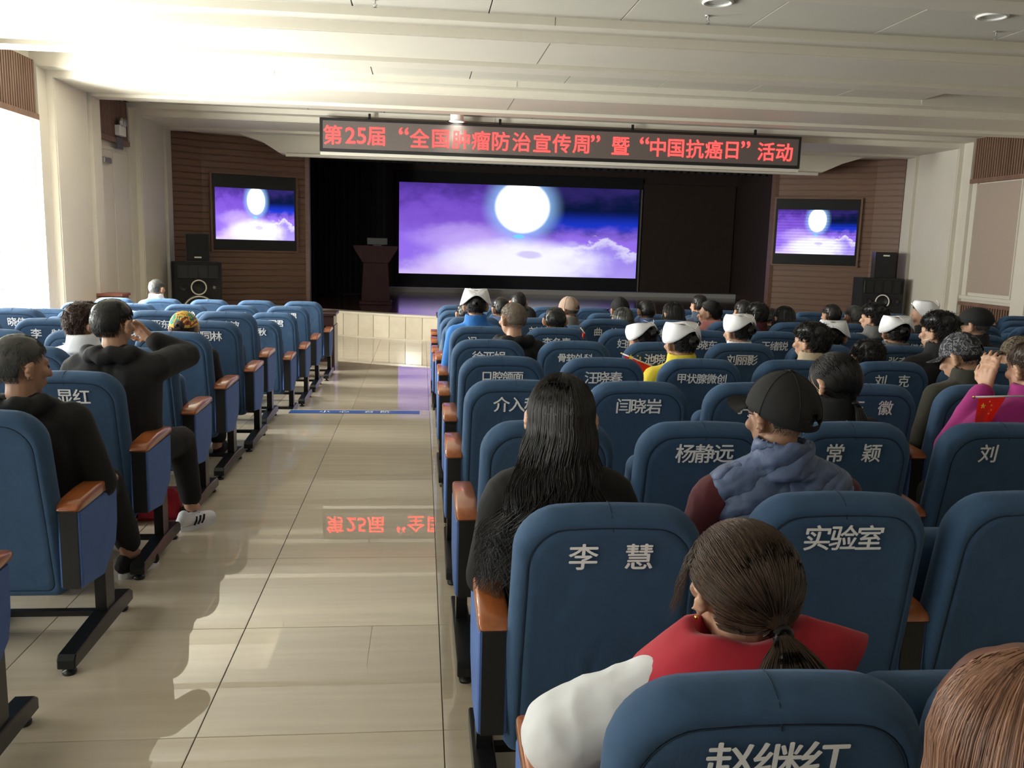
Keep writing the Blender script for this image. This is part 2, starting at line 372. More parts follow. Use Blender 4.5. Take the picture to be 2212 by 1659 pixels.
for (x, y, lab) in ((2.48, 7.9, 'small steel sprinkler head beside the middle downlight'), (5.18, 7.9, 'small steel sprinkler head beside the right downlight'), (-0.42, 7.95, 'small steel sprinkler head above the aisle')):
    t = thing('sprinkler', lab, 'sprinkler', (x, y, CZ-0.002))
    obj('rose', lathe(bmesh.new(), [(0.032, 0), (0.028, -0.008), (0.012, -0.01)], 20), M['steel'], t)
    bm = bmesh.new(); tube(bm, [(0,0,-0.005), (0,0,-0.04)], 0.008); tube(bm, [(-0.012,0,-0.035), (-0.015,0,-0.05), (0,0,-0.066)], 0.003); tube(bm, [(0.012,0,-0.035), (0.015,0,-0.05), (0,0,-0.066)], 0.003)
    obj('frame', bm, M['steel'], t)
    obj('deflector', lathe(bmesh.new(), [(0.018, -0.066), (0.018, -0.069)], 12), M['steel'], t)
t = thing('ceiling_vent', 'grey slatted ceiling vent inside the recess near the right wall', 'vent', (8.0, 10.74, CZ+0.235))
M['ventgrey'] = mat('vent_grey', (0.32, 0.31, 0.28), 0.5, noise_amt=0.03)
obj('backing', B(-1.2, 1.2, -0.55, 0.55, -0.004, 0.0), M['gap'], t)
for k in range(12):
    y = -0.5+0.085*k
    bm = bmesh.new(); prism(bm, [(y, -0.022), (y+0.045, -0.006), (y+0.05, -0.010), (y+0.005, -0.026)], 'x', -1.18, 1.18)
    obj('louvre', bm, M['ventgrey'], t)
# ---------------------------------------------------------------- front walls beside the stage (splayed, grooved boards)
SL = [(XL+0.16, 16.75), (-4.10, 17.18), (-2.30, 18.0)]
SR = [(XR-0.16, 16.75), (9.10, 17.25), (7.40, 18.1)]
def splay(name, pts, flip):
    bm = bmesh.new()
    for (p, q) in zip(pts, pts[1:]):
        d = Vector((q[0]-p[0], q[1]-p[1], 0)); n = Vector((d.y, -d.x, 0)).normalized()
        if n.y > 0: n = -n
        a, b = Vector((*p, 0)), Vector((*q, 0))
        v = [bm.verts.new(x) for x in (a+Vector((0,0,LOW)), b+Vector((0,0,LOW)), b+Vector((0,0,CZ)), a+Vector((0,0,CZ)))]
        bm.faces.new(v)
        v2 = [bm.verts.new(x-n*0.12) for x in (a+Vector((0,0,LOW)), b+Vector((0,0,LOW)), b+Vector((0,0,CZ)), a+Vector((0,0,CZ)))]
        bm.faces.new(v2)
    return struct(name, bm, M['groove'])
def boards(parent, pts):
    h = 0.118; z = LOW+0.05
    k = 0
    while z < CZ-0.1:
        for (p, q) in zip(pts, pts[1:]):
            d = Vector((q[0]-p[0], q[1]-p[1], 0)); L = d.length; n = Vector((d.y, -d.x, 0)).normalized()
            if n.y > 0: n = -n
            bm = B(-L/2, L/2, -0.022, 0.0, 0, h-0.016, bev=0.004)
            o = obj('board', bm, M['groove'], parent, loc=((p[0]+q[0])/2, (p[1]+q[1])/2, z), rotz=math.atan2(-n.x, n.y)+PI if 0 else math.atan2(d.y, d.x) if d.x > 0 else math.atan2(-d.y, -d.x))
        z += h
wl = splay('wall_stage_left', SL, 1); boards(wl, SL)
wr = splay('wall_stage_right', SR, 1); boards(wr, SR)
for (nm, X, Y) in (('trim_6', -2.27, 18.03), ('trim_7', 7.37, 18.13)):
    struct(nm, B(X-0.04, X+0.04, Y-0.06, Y+0.14, 0.3, 3.4), M['groove'])

# stage platform with a bowed front, faced with tall cream tiles
def ystage(x): return 14.93 + 0.0737*(x-2.5)**2
ST = 0.305
xs_ = [-3.6+0.05*k for k in range(0, 245)]
bm = bmesh.new()
top = [bm.verts.new((x, ystage(x)+0.03, ST)) for x in xs_]; bot = [bm.verts.new((x, ystage(x)+0.03, LOW)) for x in xs_]
bk = [bm.verts.new((xs_[-1], 24.2, ST)), bm.verts.new((xs_[0], 24.2, ST))]
bm.faces.new(top+bk)
for i in range(len(xs_)-1): bm.faces.new((bot[i], bot[i+1], top[i+1], top[i]))
bmesh.ops.recalc_face_normals(bm, faces=bm.faces)
st = struct('floor_stage', bm, M['stagefloor'])
x = -3.45; tw = 0.315
while x < 8.5:
    dy = 2*0.0737*(x+tw/2-2.5); ang = math.atan(dy); dx = tw*math.cos(ang)
    bm = B(-tw/2+0.004, tw/2-0.004, -0.0, 0.022, LOW+0.03, ST-0.035, bev=0.002)
    struct('face_tile', bm, M['stagetile'], st).location = (x+dx/2, ystage(x+dx/2), 0)
    bpy.context.scene.collection.objects[-1] if 0 else None
    o = st.children[-1]; o.rotation_euler = (0, 0, ang)
    x += dx
bm = bmesh.new()
for (d0, d1, z0, z1) in ((-0.02, 0.26, ST-0.035, ST+0.004), (-0.008, 0.028, LOW, LOW+0.03)):
    for a, b in zip(xs_, xs_[1:]):
        v = []
        for (xx) in (a, b):
            y = ystage(xx); v.append([bm.verts.new((xx, y+d0, z0)), bm.verts.new((xx, y+d0, z1)), bm.verts.new((xx, y+d1, z1))])
        bm.faces.new((v[0][0], v[1][0], v[1][1], v[0][1])); bm.faces.new((v[0][1], v[1][1], v[1][2], v[0][2]))
struct('stage_edging', bm, M['cap'], st)
# stage box: back wall, sides, black borders
YB = 23.0
struct('wall_front', B(-3.4, 9.4, YB, YB+0.15, ST, 4.0), M['stagewall'])
struct('wall_stage_side', B(-3.5, -3.4, 18.0, YB, ST, 4.0), M['curtain'])
bm = bmesh.new(); prism(bm, [(8.30, YB), (8.40, YB), (7.9, 18.15), (7.8, 18.15)], 'z', ST, 4.0)
struct('wall_stage_side', bm, M['stagewall'])
struct('baseboard_front', B(-3.4, 8.4, YB-0.5, YB, ST, ST+0.11), mat('pale_plinth', (0.42, 0.41, 0.39), 0.5, noise_amt=0.05))
# folded black curtain on the left wing
bm = bmesh.new(); rows = []
for z in (ST+0.02, 3.8):
    rows.append([bm.verts.new((-3.35+0.02*k*1.0, 21.2+0.05*math.sin(k*0.9)+0.02*math.sin(k*2.3+z), z)) for k in range(0, 125)])
for i in range(124): bm.faces.new((rows[0][i], rows[0][i+1], rows[1][i+1], rows[1][i]))
tag(obj('stage_curtain', bm, M['curtain'], smooth=True), 'black stage curtain hanging behind the lectern', 'curtain')
bm = bmesh.new(); rows = []
for z in (3.22, 3.98):
    rows.append([bm.verts.new((-3.3+0.0285*k, 19.3+0.03*math.sin(k*1.1), z)) for k in range(0, 385)])
for i in range(384): bm.faces.new((rows[0][i], rows[0][i+1], rows[1][i+1], rows[1][i]))
tag(obj('stage_border', bm, M['curtain'], smooth=True), 'long black border cloth across the top of the stage', 'curtain')
# right rear wall panels of the stage
t = thing('stage_wall_panel', 'large dark brown flat panel to the right of the big screen', 'wall panel', (6.95, YB-0.03, ST+0.07))
obj('panel', B(-1.25, 1.28, -0.03, 0.02, 0.0, 2.85, bev=0.004), M['stagewall'], t)
# white header above the stage with swept ends
bm = bmesh.new()
HZ = 3.10
pts = [(-3.35, 3.44), (-2.95, 3.32), (-2.62, HZ+0.02), (-2.3, HZ-0.01), (7.5, HZ-0.01), (7.75, HZ+0.02), (8.15, 3.30), (8.6, 3.44)]
prism(bm, pts, 'y', 16.85, 17.25)
struct('trim_8', bm, M['cream'])
bm = bmesh.new(); tube(bm, [(-2.5, 16.82, HZ-0.01), (7.65, 16.82, HZ-0.01)], 0.035, 12)
struct('trim_9', bm, M['cream'])
struct('ceiling_front', B(XL, XR, 16.9, 24.2, CZ+0.01, CZ+0.2) if 0 else B(XL, XR, 16.8, 18.2, 3.455, 3.6), M['cream'])
struct('ceiling_stage', B(-3.6, 9.6, 18.2, 23.2, 4.0, 4.1), M['curtain'])
struct('wall_front_upper', B(XL, XR, 18.2, 18.3, 3.4, 4.1), M['cream'])
for (a, b) in ((XL-0.2, -3.4), (9.3, XR+0.2)):
    struct('wall_front_end', B(a, b, 18.3, 18.4, LOW, 4.1), M['cream'])

# ---------------------------------------------------------------- screens
def N(nt, typ, **kw):
    n = nt.nodes.new(typ)
    for k, v in kw.items():
        if k.startswith('i_'):
            n.inputs[int(k[2:])].default_value = v
        else: setattr(n, k, v)
    return n
def screen_material(name, strength, squash, lines=False):
    m = bpy.data.materials.new(name); m.use_nodes = True; nt = m.node_tree; L = nt.links.new
    for n in list(nt.nodes): nt.nodes.remove(n)
    out = N(nt, 'ShaderNodeOutputMaterial'); em = N(nt, 'ShaderNodeEmission'); em.inputs[1].default_value = strength
    tc = N(nt, 'ShaderNodeTexCoord'); sp = N(nt, 'ShaderNodeSeparateXYZ'); L(tc.outputs['Generated'], sp.inputs[0])
    U, V = sp.outputs[0], sp.outputs[2]
    def math_(op, a, b=None, clamp=False):
        n = N(nt, 'ShaderNodeMath', operation=op); n.use_clamp = clamp
        for i, x in enumerate((a, b)):
            if x is None: continue
            if isinstance(x, (int, float)): n.inputs[i].default_value = x
            else: L(x, n.inputs[i])
        return n.outputs[0]
    def smooth(x, a, b):
        n = N(nt, 'ShaderNodeMapRange', interpolation_type='SMOOTHSTEP'); L(x, n.inputs[0]); n.inputs[1].default_value = a; n.inputs[2].default_value = b; return n.outputs[0]
    def noise_(sx, sy, detail, off, rough=0.55, dist=0.0):
        c = N(nt, 'ShaderNodeCombineXYZ'); L(math_('MULTIPLY', U, sx), c.inputs[0]); L(math_('MULTIPLY', V, sy), c.inputs[1]); c.inputs[2].default_value = off
        n = N(nt, 'ShaderNodeTexNoise'); n.inputs['Scale'].default_value = 1; n.inputs['Detail'].default_value = detail; n.inputs['Roughness'].default_value = rough; n.inputs['Distortion'].default_value = dist
        L(c.outputs[0], n.inputs['Vector']); return n.outputs[0]
    def mix(f, a, b):
        n = N(nt, 'ShaderNodeMix', data_type='RGBA')
        L(f, n.inputs[0])
        for i, x in ((6, a), (7, b)):
            if isinstance(x, tuple): n.inputs[i].default_value = (*x, 1)
            else: L(x, n.inputs[i])
        return n.outputs[2]
    big = noise_(3.2, 2.6, 3, 1.7); fine = noise_(9, 6, 6, 4.2, 0.6); wob = math_('SUBTRACT', fine, 0.5)
    # sky: dark navy top right, violet left, blue band at the right middle
    c = mix(smooth(math_('ADD', U, math_('MULTIPLY', wob, 0.35)), 0.30, 0.62), (0.14, 0.055, 0.50), (0.003, 0.008, 0.045))
    vio = math_('MULTIPLY', smooth(math_('ADD', V, math_('MULTIPLY', wob, 0.5)), 0.98, 0.55), smooth(U, 0.66, 0.42))
    c = mix(vio, c, (0.22, 0.10, 0.66))
    c = mix(math_('MULTIPLY', smooth(math_('ADD', V, math_('MULTIPLY', wob, 0.6)), 0.72, 1.08), 0.75), c, (0.035, 0.022, 0.16))
    band = math_('MULTIPLY', math_('MULTIPLY', smooth(V, 0.42, 0.58), smooth(V, 0.76, 0.56)), smooth(U, 0.52, 0.70))
    c = mix(math_('MULTIPLY', band, 0.9), c, (0.012, 0.04, 0.62))
    # lower violet field on both sides
    low = smooth(math_('ADD', V, math_('MULTIPLY', wob, 0.25)), 0.60, 0.40)
    c = mix(low, c, (0.30, 0.16, 0.85))
    # bright cloud bank: hump on the left, rising edge on the right
    edge = math_('ADD', math_('MULTIPLY', math_('SUBTRACT', fine, 0.5), 0.30), math_('MULTIPLY', math_('SUBTRACT', big, 0.5), 0.35))
    du = math_('SUBTRACT', U, 0.47); arch = math_('SUBTRACT', 0.40, math_('MULTIPLY', math_('MULTIPLY', du, du), 1.2))
    cl = math_('SUBTRACT', math_('ADD', arch, edge), V)
    c = mix(math_('MULTIPLY', smooth(cl, -0.10, 0.22), 0.85), c, (0.80, 0.66, 1.0))
    g1 = math_('SUBTRACT', U, 0.28); g2 = math_('SUBTRACT', V, 0.40)
    hump = math_('ADD', math_('MULTIPLY', math_('MULTIPLY', g1, g1), 18.0), math_('MULTIPLY', math_('MULTIPLY', g2, g2), 26.0))
    c = mix(math_('MULTIPLY', smooth(math_('ADD', hump, math_('MULTIPLY', wob, 1.2)), 1.3, 0.0), 0.55), c, (0.66, 0.50, 1.0))
    # rim lit cumulus at the right
    cu = math_('ADD', math_('MULTIPLY', math_('SUBTRACT', U, 0.62), 0.75), 0.27)
    cuf = math_('SUBTRACT', cu, math_('MULTIPLY', smooth(U, 0.84, 0.98), 0.26))
    cue = math_('SUBTRACT', math_('ADD', cuf, math_('MULTIPLY', math_('SUBTRACT', fine, 0.5), 0.42)), V)
    inr = math_('MULTIPLY', smooth(cue, -0.005, 0.03), smooth(U, 0.58, 0.66))
    c = mix(math_('MULTIPLY', inr, 0.85), c, (0.36, 0.27, 0.88))
    rim = math_('MULTIPLY', math_('MULTIPLY', smooth(cue, -0.02, 0.02), smooth(cue, 0.13, 0.02)), smooth(U, 0.58, 0.66))
    c = mix(math_('MULTIPLY', rim, 0.7), c, (0.85, 0.82, 1.0))
    # white heart of the clouds below the moon
    h1 = math_('SUBTRACT', U, 0.52); h2 = math_('SUBTRACT', V, 0.16)
    hh = math_('ADD', math_('MULTIPLY', math_('MULTIPLY', h1, h1), 6.5), math_('MULTIPLY', math_('MULTIPLY', h2, h2), 13.0))
    c = mix(math_('MULTIPLY', smooth(math_('ADD', hh, math_('MULTIPLY', wob, 0.9)), 1.15, 0.1), 0.9), c, (1.0, 1.0, 1.15))
    k1 = math_('SUBTRACT', U, 0.54); k2 = math_('SUBTRACT', V, 0.24)
    kk = math_('ADD', math_('MULTIPLY', math_('MULTIPLY', k1, k1), 300.0), math_('MULTIPLY', math_('MULTIPLY', k2, k2), 500.0))
    c = mix(math_('MULTIPLY', smooth(math_('ADD', kk, math_('MULTIPLY', wob, 2.0)), 1.3, 0.4), 0.6), c, (0.50, 0.40, 0.85))
    # moon with a cyan-white halo
    m1 = math_('SUBTRACT', U, 0.508); m2 = math_('MULTIPLY', math_('SUBTRACT', V, 0.765), squash)
    r = math_('SQRT', math_('ADD', math_('MULTIPLY', m1, m1), math_('MULTIPLY', m2, m2)))
    c = mix(math_('MULTIPLY', smooth(r, 0.185, 0.09), 0.7), c, (0.36, 0.66, 1.15))
    c = mix(smooth(r, 0.122, 0.092), c, (2.4, 2.5, 2.5))
    e1 = math_('SUBTRACT', U, 0.495); e2 = math_('SUBTRACT', V, 0.44)
    ee = math_('ADD', math_('MULTIPLY', math_('MULTIPLY', e1, e1), 1600.0), math_('MULTIPLY', math_('MULTIPLY', e2, e2), 1800.0))
    c = mix(math_('MULTIPLY', smooth(ee, 1.2, 0.6), 0.8), c, (0.15, 0.75, 0.95))
    if lines:
        s = math_('SINE', math_('MULTIPLY', V, 95.0)); s = math_('ADD', math_('MULTIPLY', s, 0.12), 0.88)
        v = N(nt, 'ShaderNodeVectorMath', operation='SCALE'); L(c, v.inputs[0]); L(s, v.inputs['Scale']); c = v.outputs[0]
    L(c, em.inputs[0]); L(em.outputs[0], out.inputs[0])
    return m
M['screen'] = screen_material('big_screen_picture', 1.0, 0.40)
M['tv'] = screen_material('side_screen_picture', 1.25, 0.43)
M['tvl'] = screen_material('side_screen_picture_banded', 1.25, 0.43, True)
t = thing('projection_screen', 'big black framed screen at the back of the stage showing a moon over purple clouds', 'screen', (2.505, YB, 0.40))
obj('frame', B(-3.20, 3.20, -0.10, 0.0, 0.0, 2.95), mat('screen_black', (0.003, 0.003, 0.006), 0.7, noise_amt=0.1), t)
bm = B(-3.10, 3.12, -0.105, -0.101, 0.36, 2.66); obj('picture', bm, M['screen'], t)
obj('side_strip', B(3.17, 3.20, -0.13, -0.10, 0.0, 2.66), M['grey'], t)
def tv(name, p, q, z0, z1, label, m, zi0, zi1):
    p, q = Vector((*p, 0)), Vector((*q, 0)); d = q-p; L = d.length
    n = Vector((d.y, -d.x, 0)).normalized()
    if n.y > 0: n = -n
    t = thing(name, label, 'screen', (p+q)/2+n*0.05+Vector((0, 0, z0)), math.atan2(d.y, d.x))
    h = z1-z0
    bm = bmesh.new()
    for (a, b, c_, e) in ((-L/2-0.04, -L/2, 0-0.03, h+0.03), (L/2, L/2+0.04, -0.03, h+0.03)): box(bm, a, b, -0.03, 0.04, c_, e)
    for (c_, e) in ((-0.03, 0.0), (h, h+0.03)): box(bm, -L/2, L/2, -0.03, 0.04, c_, e)
    obj('surround', bm, M['groove'], t)
    obj('casing', B(-L/2, L/2, -0.035, 0.04, 0, h, bev=0.006), M['blackm'], t)
    obj('picture', B(-L/2+0.045, L/2-0.04, -0.038, -0.0355, zi0, zi1), m, t)
    return t
tv('wall_screen', (-3.94, 17.24), (-2.50, 17.90), 1.33, 2.74, 'square screen on the left grooved wall showing the moon over clouds', M['tv'], 0.20, 1.16)
tv('wall_screen', (7.36, 18.02), (8.86, 17.36), 1.32, 2.66, 'square screen on the right grooved wall showing a banded moon picture', M['tvl'], 0.22, 1.12)

# red LED message board
t = thing('message_board', 'long dark message board over the stage with red glowing Chinese letters', 'sign', (2.34, 14.66, 2.965))
BW, BH = 7.96, 0.525
obj('casing', B(-BW/2, BW/2, -0.06, 0.12, 0, BH, bev=0.008), M['black'], t)
obj('display_face', B(-BW/2+0.05, BW/2-0.05, -0.066, -0.058, 0.05, BH-0.045), mat('led_face', (0.13, 0.11, 0.10), 0.5, noise_amt=0.08, noise_scale=80), t)
obj('bottom_rail', B(-BW/2, BW/2, 0.0, 0.12, -0.05, 0.0), M['cream'], t)
for x in (-3.2, -1.1, 1.1, 3.2): obj('hanger', B(x-0.02, x+0.02, 0.02, 0.05, BH, 0.62), M['blackm'], t)
M['led'] = mat('red_led', (0.3, 0.01, 0.01), 0.5, emit=(1.0, 0.030, 0.028), emit_s=5.0, noise_amt=0.01)
LED = [('第',719),('2',755),('5',778),('届',808),('“',865),('全',898),('国',942),('肿',985),('瘤',1027),('防',1069),('治',1113),('宣',1157),('传',1199),('周',1241),('”',1272),('暨',1327),('“',1379),('中',1409),('国',1449),('抗',1491),('癌',1533),('日',1574),('”',1604),('活',1651),('动',1692)]
for ch, px in LED:
    x = (px-692)/(1725.0-692)*BW*0.995-BW/2
    lat = ch in '25'; qt = ch in '“”'
    me = text_mesh('letter', ch, 0.35 if lat else 0.315 if not qt else 0.42, bold=0.0045)
    xsz = [v.co for v in me.vertices]
    if not xsz: continue
    a = min(v.x for v in xsz); b = max(v.x for v in xsz); c_ = min(v.z for v in xsz); d_ = max(v.z for v in xsz)
    zc = 0.26 if not qt else 0.36
    me.transform(Matrix.Translation((-(a+b)/2, 0, -(c_+d_)/2)))
    obj('letter', me, M['led'], t, loc=(x, -0.069, zc))

M['lecternwood'] = mat('lectern_wood', (0.022, 0.006, 0.007), 0.55, noise_amt=0.3, noise_scale=8, stretch=(4,4,0.5), spec=0.15)
# lectern on the stage
t = thing('lectern', 'dark red wooden lectern on the stage left of the big screen', 'lectern', (-0.93, 18.0, ST), 0.05)
obj('plinth', B(-0.33, 0.33, -0.24, 0.24, 0, 0.07, bev=0.01), M['lecternwood'], t)
bm = bmesh.new(); prism(bm, [(-0.28, 0.07), (0.28, 0.07), (0.24, 0.85), (-0.24, 0.85)], 'y', -0.2, 0.2); obj('column', bm, M['lecternwood'], t)
bm = bmesh.new(); prism(bm, [(-0.26, 0.85), (0.26, 0.85), (0.42, 1.10), (0.44, 1.17), (-0.44, 1.17), (-0.42, 1.10)], 'y', -0.27, 0.27); obj('head', bm, M['lecternwood'], t)
obj('ledge', B(-0.25, 0.25, -0.215, -0.2, 0.83, 0.87, bev=0.004), M['lecternwood'], t)
t = thing('monitor', 'small black monitor standing on the lectern', 'monitor', (-0.90, 17.98, ST+1.17))
obj('panel', B(-0.2, 0.2, -0.02, 0.02, 0.02, 0.155, bev=0.006), M['black'], t); obj('foot', B(-0.08, 0.08, -0.06, 0.06, 0, 0.02), M['black'], t)

# loudspeakers: a tall three-way cabinet with a small one on top, each side
M['cone'] = mat('speaker_cone', (0.01, 0.01, 0.011), 0.6, noise_amt=0.1)
M['ring'] = mat('pale_speaker_ring', (0.85, 0.82, 0.74), 0.4, noise_amt=0.03)
def ring(bm, cx, y, cz, r, t_, n=40):
    pts = [(cx+r*math.cos(2*PI*k/n), y, cz+r*math.sin(2*PI*k/n)) for k in range(n+1)]
    tube(bm, pts, t_, 6, cap=False)
def big_speaker(x, y, rz, side, label):
    t = thing('loudspeaker', label, 'loudspeaker', (x, y, LOW), rz)
    obj('cabinet', B(-0.40, 0.40, -0.26, 0.26, 0, 1.27, bev=0.01), M['blackbox'], t)
    h = obj('horn', B(-0.36, 0.36, -0.268, -0.255, 0.98, 1.23, bev=0.01), M['black'], t)
    for k in range(5): obj('vane', B(-0.345+0.17*k, -0.335+0.17*k, -0.285, -0.267, 0.99, 1.22), M['blackm'], h)
    for (cx, cz, r, ringed) in ((0, 0.83, 0.135, True), (-0.26, 0.83, 0.06, False), (0.26, 0.83, 0.06, False), (0, 0.40, 0.29, True)):
        bm = lathe(bmesh.new(), [(r*1.08, 0.0), (r*1.05, 0.014), (r*0.95, 0.016), (r*0.35, -0.03), (r*0.3, -0.01), (r*0.05, 0.0)], 36)
        bmesh.ops.rotate(bm, matrix=Matrix.Rotation(PI/2, 3, 'X'), verts=bm.verts); bmesh.ops.translate(bm, vec=(cx, -0.266, cz), verts=bm.verts)
        d = obj('driver', bm, M['cone'], t, smooth=True)
        if ringed:
            bm = bmesh.new(); ring(bm, cx, -0.288, cz, r*0.93, 0.012 if r < 0.2 else 0.014); obj('surround_ring', bm, M['ring'], d, smooth=True)
    if side < 0:
        obj('badge', lathe(bmesh.new(), [(0.03, 0), (0.03, 0.004)], 16), M['grey'], t).matrix_local = Matrix.Translation((0.26, -0.285, 0.83)) @ Matrix.Rotation(PI/2, 4, 'X')
    return t
def small_speaker(x, y, rz, label):
    t = thing('loudspeaker', label, 'loudspeaker', (x, y, LOW+1.27), rz)
    bm = bmesh.new(); prism(bm, [(-0.2, -0.17), (0.2, -0.17), (0.15, 0.17), (-0.15, 0.17)], 'z', 0, 0.50); obj('cabinet', bm, M['black'], t)
    obj('grille', B(-0.185, 0.185, -0.182, -0.168, 0.02, 0.48, bev=0.006), M['blackbox'], t)
    obj('badge', B(-0.06, 0.06, -0.186, -0.181, 0.07 if x < 0 else 0.42, 0.095 if x < 0 else 0.445), M['ring'], t)
big_speaker(-4.02, 16.3, 0.35, -1, 'tall black loudspeaker with pale ring cones under the left wall screen')
small_speaker(-4.02, 16.35, 0.35, 'small black loudspeaker on top of the tall one at the left wall')
big_speaker(8.85, 16.35, -0.15, 1, 'tall black loudspeaker with white ring cones near the right pier')
small_speaker(8.92, 16.4, -0.15, 'small black loudspeaker on top of the tall one near the right pier')

# long writing desks before the first row
def desk(x0, x1, y, label):
    t = thing('desk', label, 'desk', ((x0+x1)/2, y, LOW)); w = (x1-x0)/2
    obj('top', B(-w, w, -0.24, 0.24, 0.735, 0.775, bev=0.006), M['darkwood'], t)
    obj('apron', B(-w+0.03, w-0.03, -0.21, 0.22, 0.60, 0.733), M['darkwood'], t)
    obj('front_panel', B(-w+0.03, w-0.03, 0.20, 0.22, 0.06, 0.60), M['darkwood'], t)
    for s in (-1, 1): obj('end_panel', B(s*(w-0.04)-0.02, s*(w-0.04)+0.02, -0.22, 0.23, 0, 0.60), M['darkwood'], t)
desk(-4.2, -1.13, 12.0, 'long dark wooden desk before the front row of the left block')
desk(0.20, 8.3, 12.0, 'long dark wooden desk before the front row of the right block')
t = thing('cabinet', 'small reddish wooden cabinet by the left wall beyond the window', 'cabinet', (-4.36, 13.0, LOW))
M['redwood'] = mat('reddish_wood', (0.28, 0.10, 0.07), 0.4, noise_amt=0.2, noise_scale=8, stretch=(4,4,0.5))
obj('body', B(-0.16, 0.16, -0.16, 0.16, 0.03, 0.86, bev=0.006), M['redwood'], t); obj('top', B(-0.18, 0.18, -0.18, 0.18, 0.86, 0.90, bev=0.008), M['redwood'], t)
for s in (-1, 1):
    dd = obj('door', B(0.16, 0.175, s*0.08-0.075, s*0.08+0.075, 0.08, 0.82, bev=0.004), M['redwood'], t); obj('knob', lathe(bmesh.new(), [(0.006, 0), (0.012, 0.02), (0.008, 0.028)], 12), M['steel'], dd).matrix_local = Matrix.Translation((0.175, s*0.03, 0.5)) @ Matrix.Rotation(PI/2, 4, 'Y')
# step warning strip
t = thing('warning_strip', 'blue step warning strip with pale Chinese letters on the aisle floor edge', 'floor strip', (-0.61, 8.15, 0.0))
obj('strip', B(-0.60, 0.60, -0.075, 0.075, 0.0005, 0.002), mat('blue_strip', (0.02, 0.09, 0.33), 0.35, noise_amt=0.1, noise_scale=10), t)
M['lett'] = mat('pale_letters', (0.93, 0.96, 1.0), 0.7, noise_amt=0.05, noise_scale=80)
for ch, x in (('小', -0.28), ('心', -0.10), ('台', 0.13), ('阶', 0.28)):
    me = text_mesh('letter', ch, 0.10, bold=0.0); me.transform(Matrix.Rotation(-PI/2, 4, 'X'))
    obj('letter', me, M['lett'], t, loc=(x, 0, 0.0032))
# ================================================================= SEATS
def fabric_blue(name, col, bumpn=0.25):
    m = mat(name, col, 0.85, noise_amt=0.07, noise_scale=14, sheen=0.12)
    nt = m.node_tree; L = nt.links.new; b = nt.nodes['Principled BSDF']
    b.inputs['Sheen Tint'].default_value = (0.40, 0.55, 0.9, 1)
    tc = nt.nodes.new('ShaderNodeTexCoord')
    w1 = nt.nodes.new('ShaderNodeTexNoise'); w1.inputs['Scale'].default_value = 7; w1.inputs['Detail'].default_value = 3; w1.inputs['Distortion'].default_value = 1.0
    oi = nt.nodes.new('ShaderNodeObjectInfo'); ad = nt.nodes.new('ShaderNodeVectorMath'); ad.operation = 'MULTIPLY_ADD'
    L(oi.outputs['Random'], ad.inputs[0]); ad.inputs[1].default_value = (31, 17, 23); L(tc.outputs['Object'], ad.inputs[2]); L(ad.outputs[0], w1.inputs['Vector'])
    wv = nt.nodes.new('ShaderNodeTexWave'); wv.inputs['Scale'].default_value = 170; wv.bands_direction = 'DIAGONAL'; L(tc.outputs['Object'], wv.inputs['Vector'])
    b1 = nt.nodes.new('ShaderNodeBump'); b1.inputs['Strength'].default_value = bumpn; b1.inputs['Distance'].default_value = 0.03; L(w1.outputs[0], b1.inputs['Height'])
    b2 = nt.nodes.new('ShaderNodeBump'); b2.inputs['Strength'].default_value = 0.10; b2.inputs['Distance'].default_value = 0.002; L(wv.outputs['Fac'], b2.inputs['Height']); L(b1.outputs[0], b2.inputs['Normal'])
    L(b2.outputs[0], b.inputs['Normal'])
    return m
M['cover'] = fabric_blue('blue_seat_cover', (0.031, 0.079, 0.163))
M['armfab'] = fabric_blue('bright_blue_side_fabric', (0.075, 0.15, 0.40), 0.05)
M['armwood'] = mat('orange_varnished_wood', (0.36, 0.105, 0.030), 0.28, noise_amt=0.16, noise_scale=7, stretch=(6, 0.8, 6), coat=0.5)
M['seam_thread'] = mat('dark_seam', (0.012, 0.03, 0.06), 0.9, noise_amt=0.1)

def rrect(w, h, rt, rb, n=7, bow=0.0):
    """rounded rectangle outline in (x, z), z from 0 to h; counter-clockwise"""
    pts = []
    def arc(cx, cz, r, a0, a1):
        for k in range(n+1):
            a = math.radians(a0+(a1-a0)*k/n); pts.append([cx+r*math.cos(a), cz+r*math.sin(a)])
    arc(w/2-rt, h-rt, rt, 0, 90)
    for k in range(1, 6): pts.append([w/2-rt-(w-2*rt)*k/6, h])
    arc(-w/2+rt, h-rt, rt, 90, 180)
    for k in range(1, 8): pts.append([-w/2, h-rt-(h-rt-rb)*k/8])
    arc(-w/2+rb, rb, rb, 180, 270)
    for k in range(1, 6): pts.append([-w/2+rb+(w-2*rb)*k/6, 0])
    arc(w/2-rb, rb, rb, 270, 360)
    for k in range(1, 8): pts.append([w/2, rb+(h-rt-rb)*k/8])
    out = []
    for x, z in pts:
        f = 1.0 - 0.045*max(0, (z-0.45*h)/h)
        top = bow*(1-(2*x/w)**2) if z > h*0.85 else 0
        out.append((x*f, z+top*((z/h-0.85)/0.15 if z < h else 1)))
    return out
def inset(pts, d, w, h):
    cx, cz = 0.0, h/2
    o = []
    for x, z in pts:
        sx = (w/2-d)/(w/2); sz = (h/2-d)/(h/2); o.append((x*sx, cz+(z-cz)*sz))
    return o
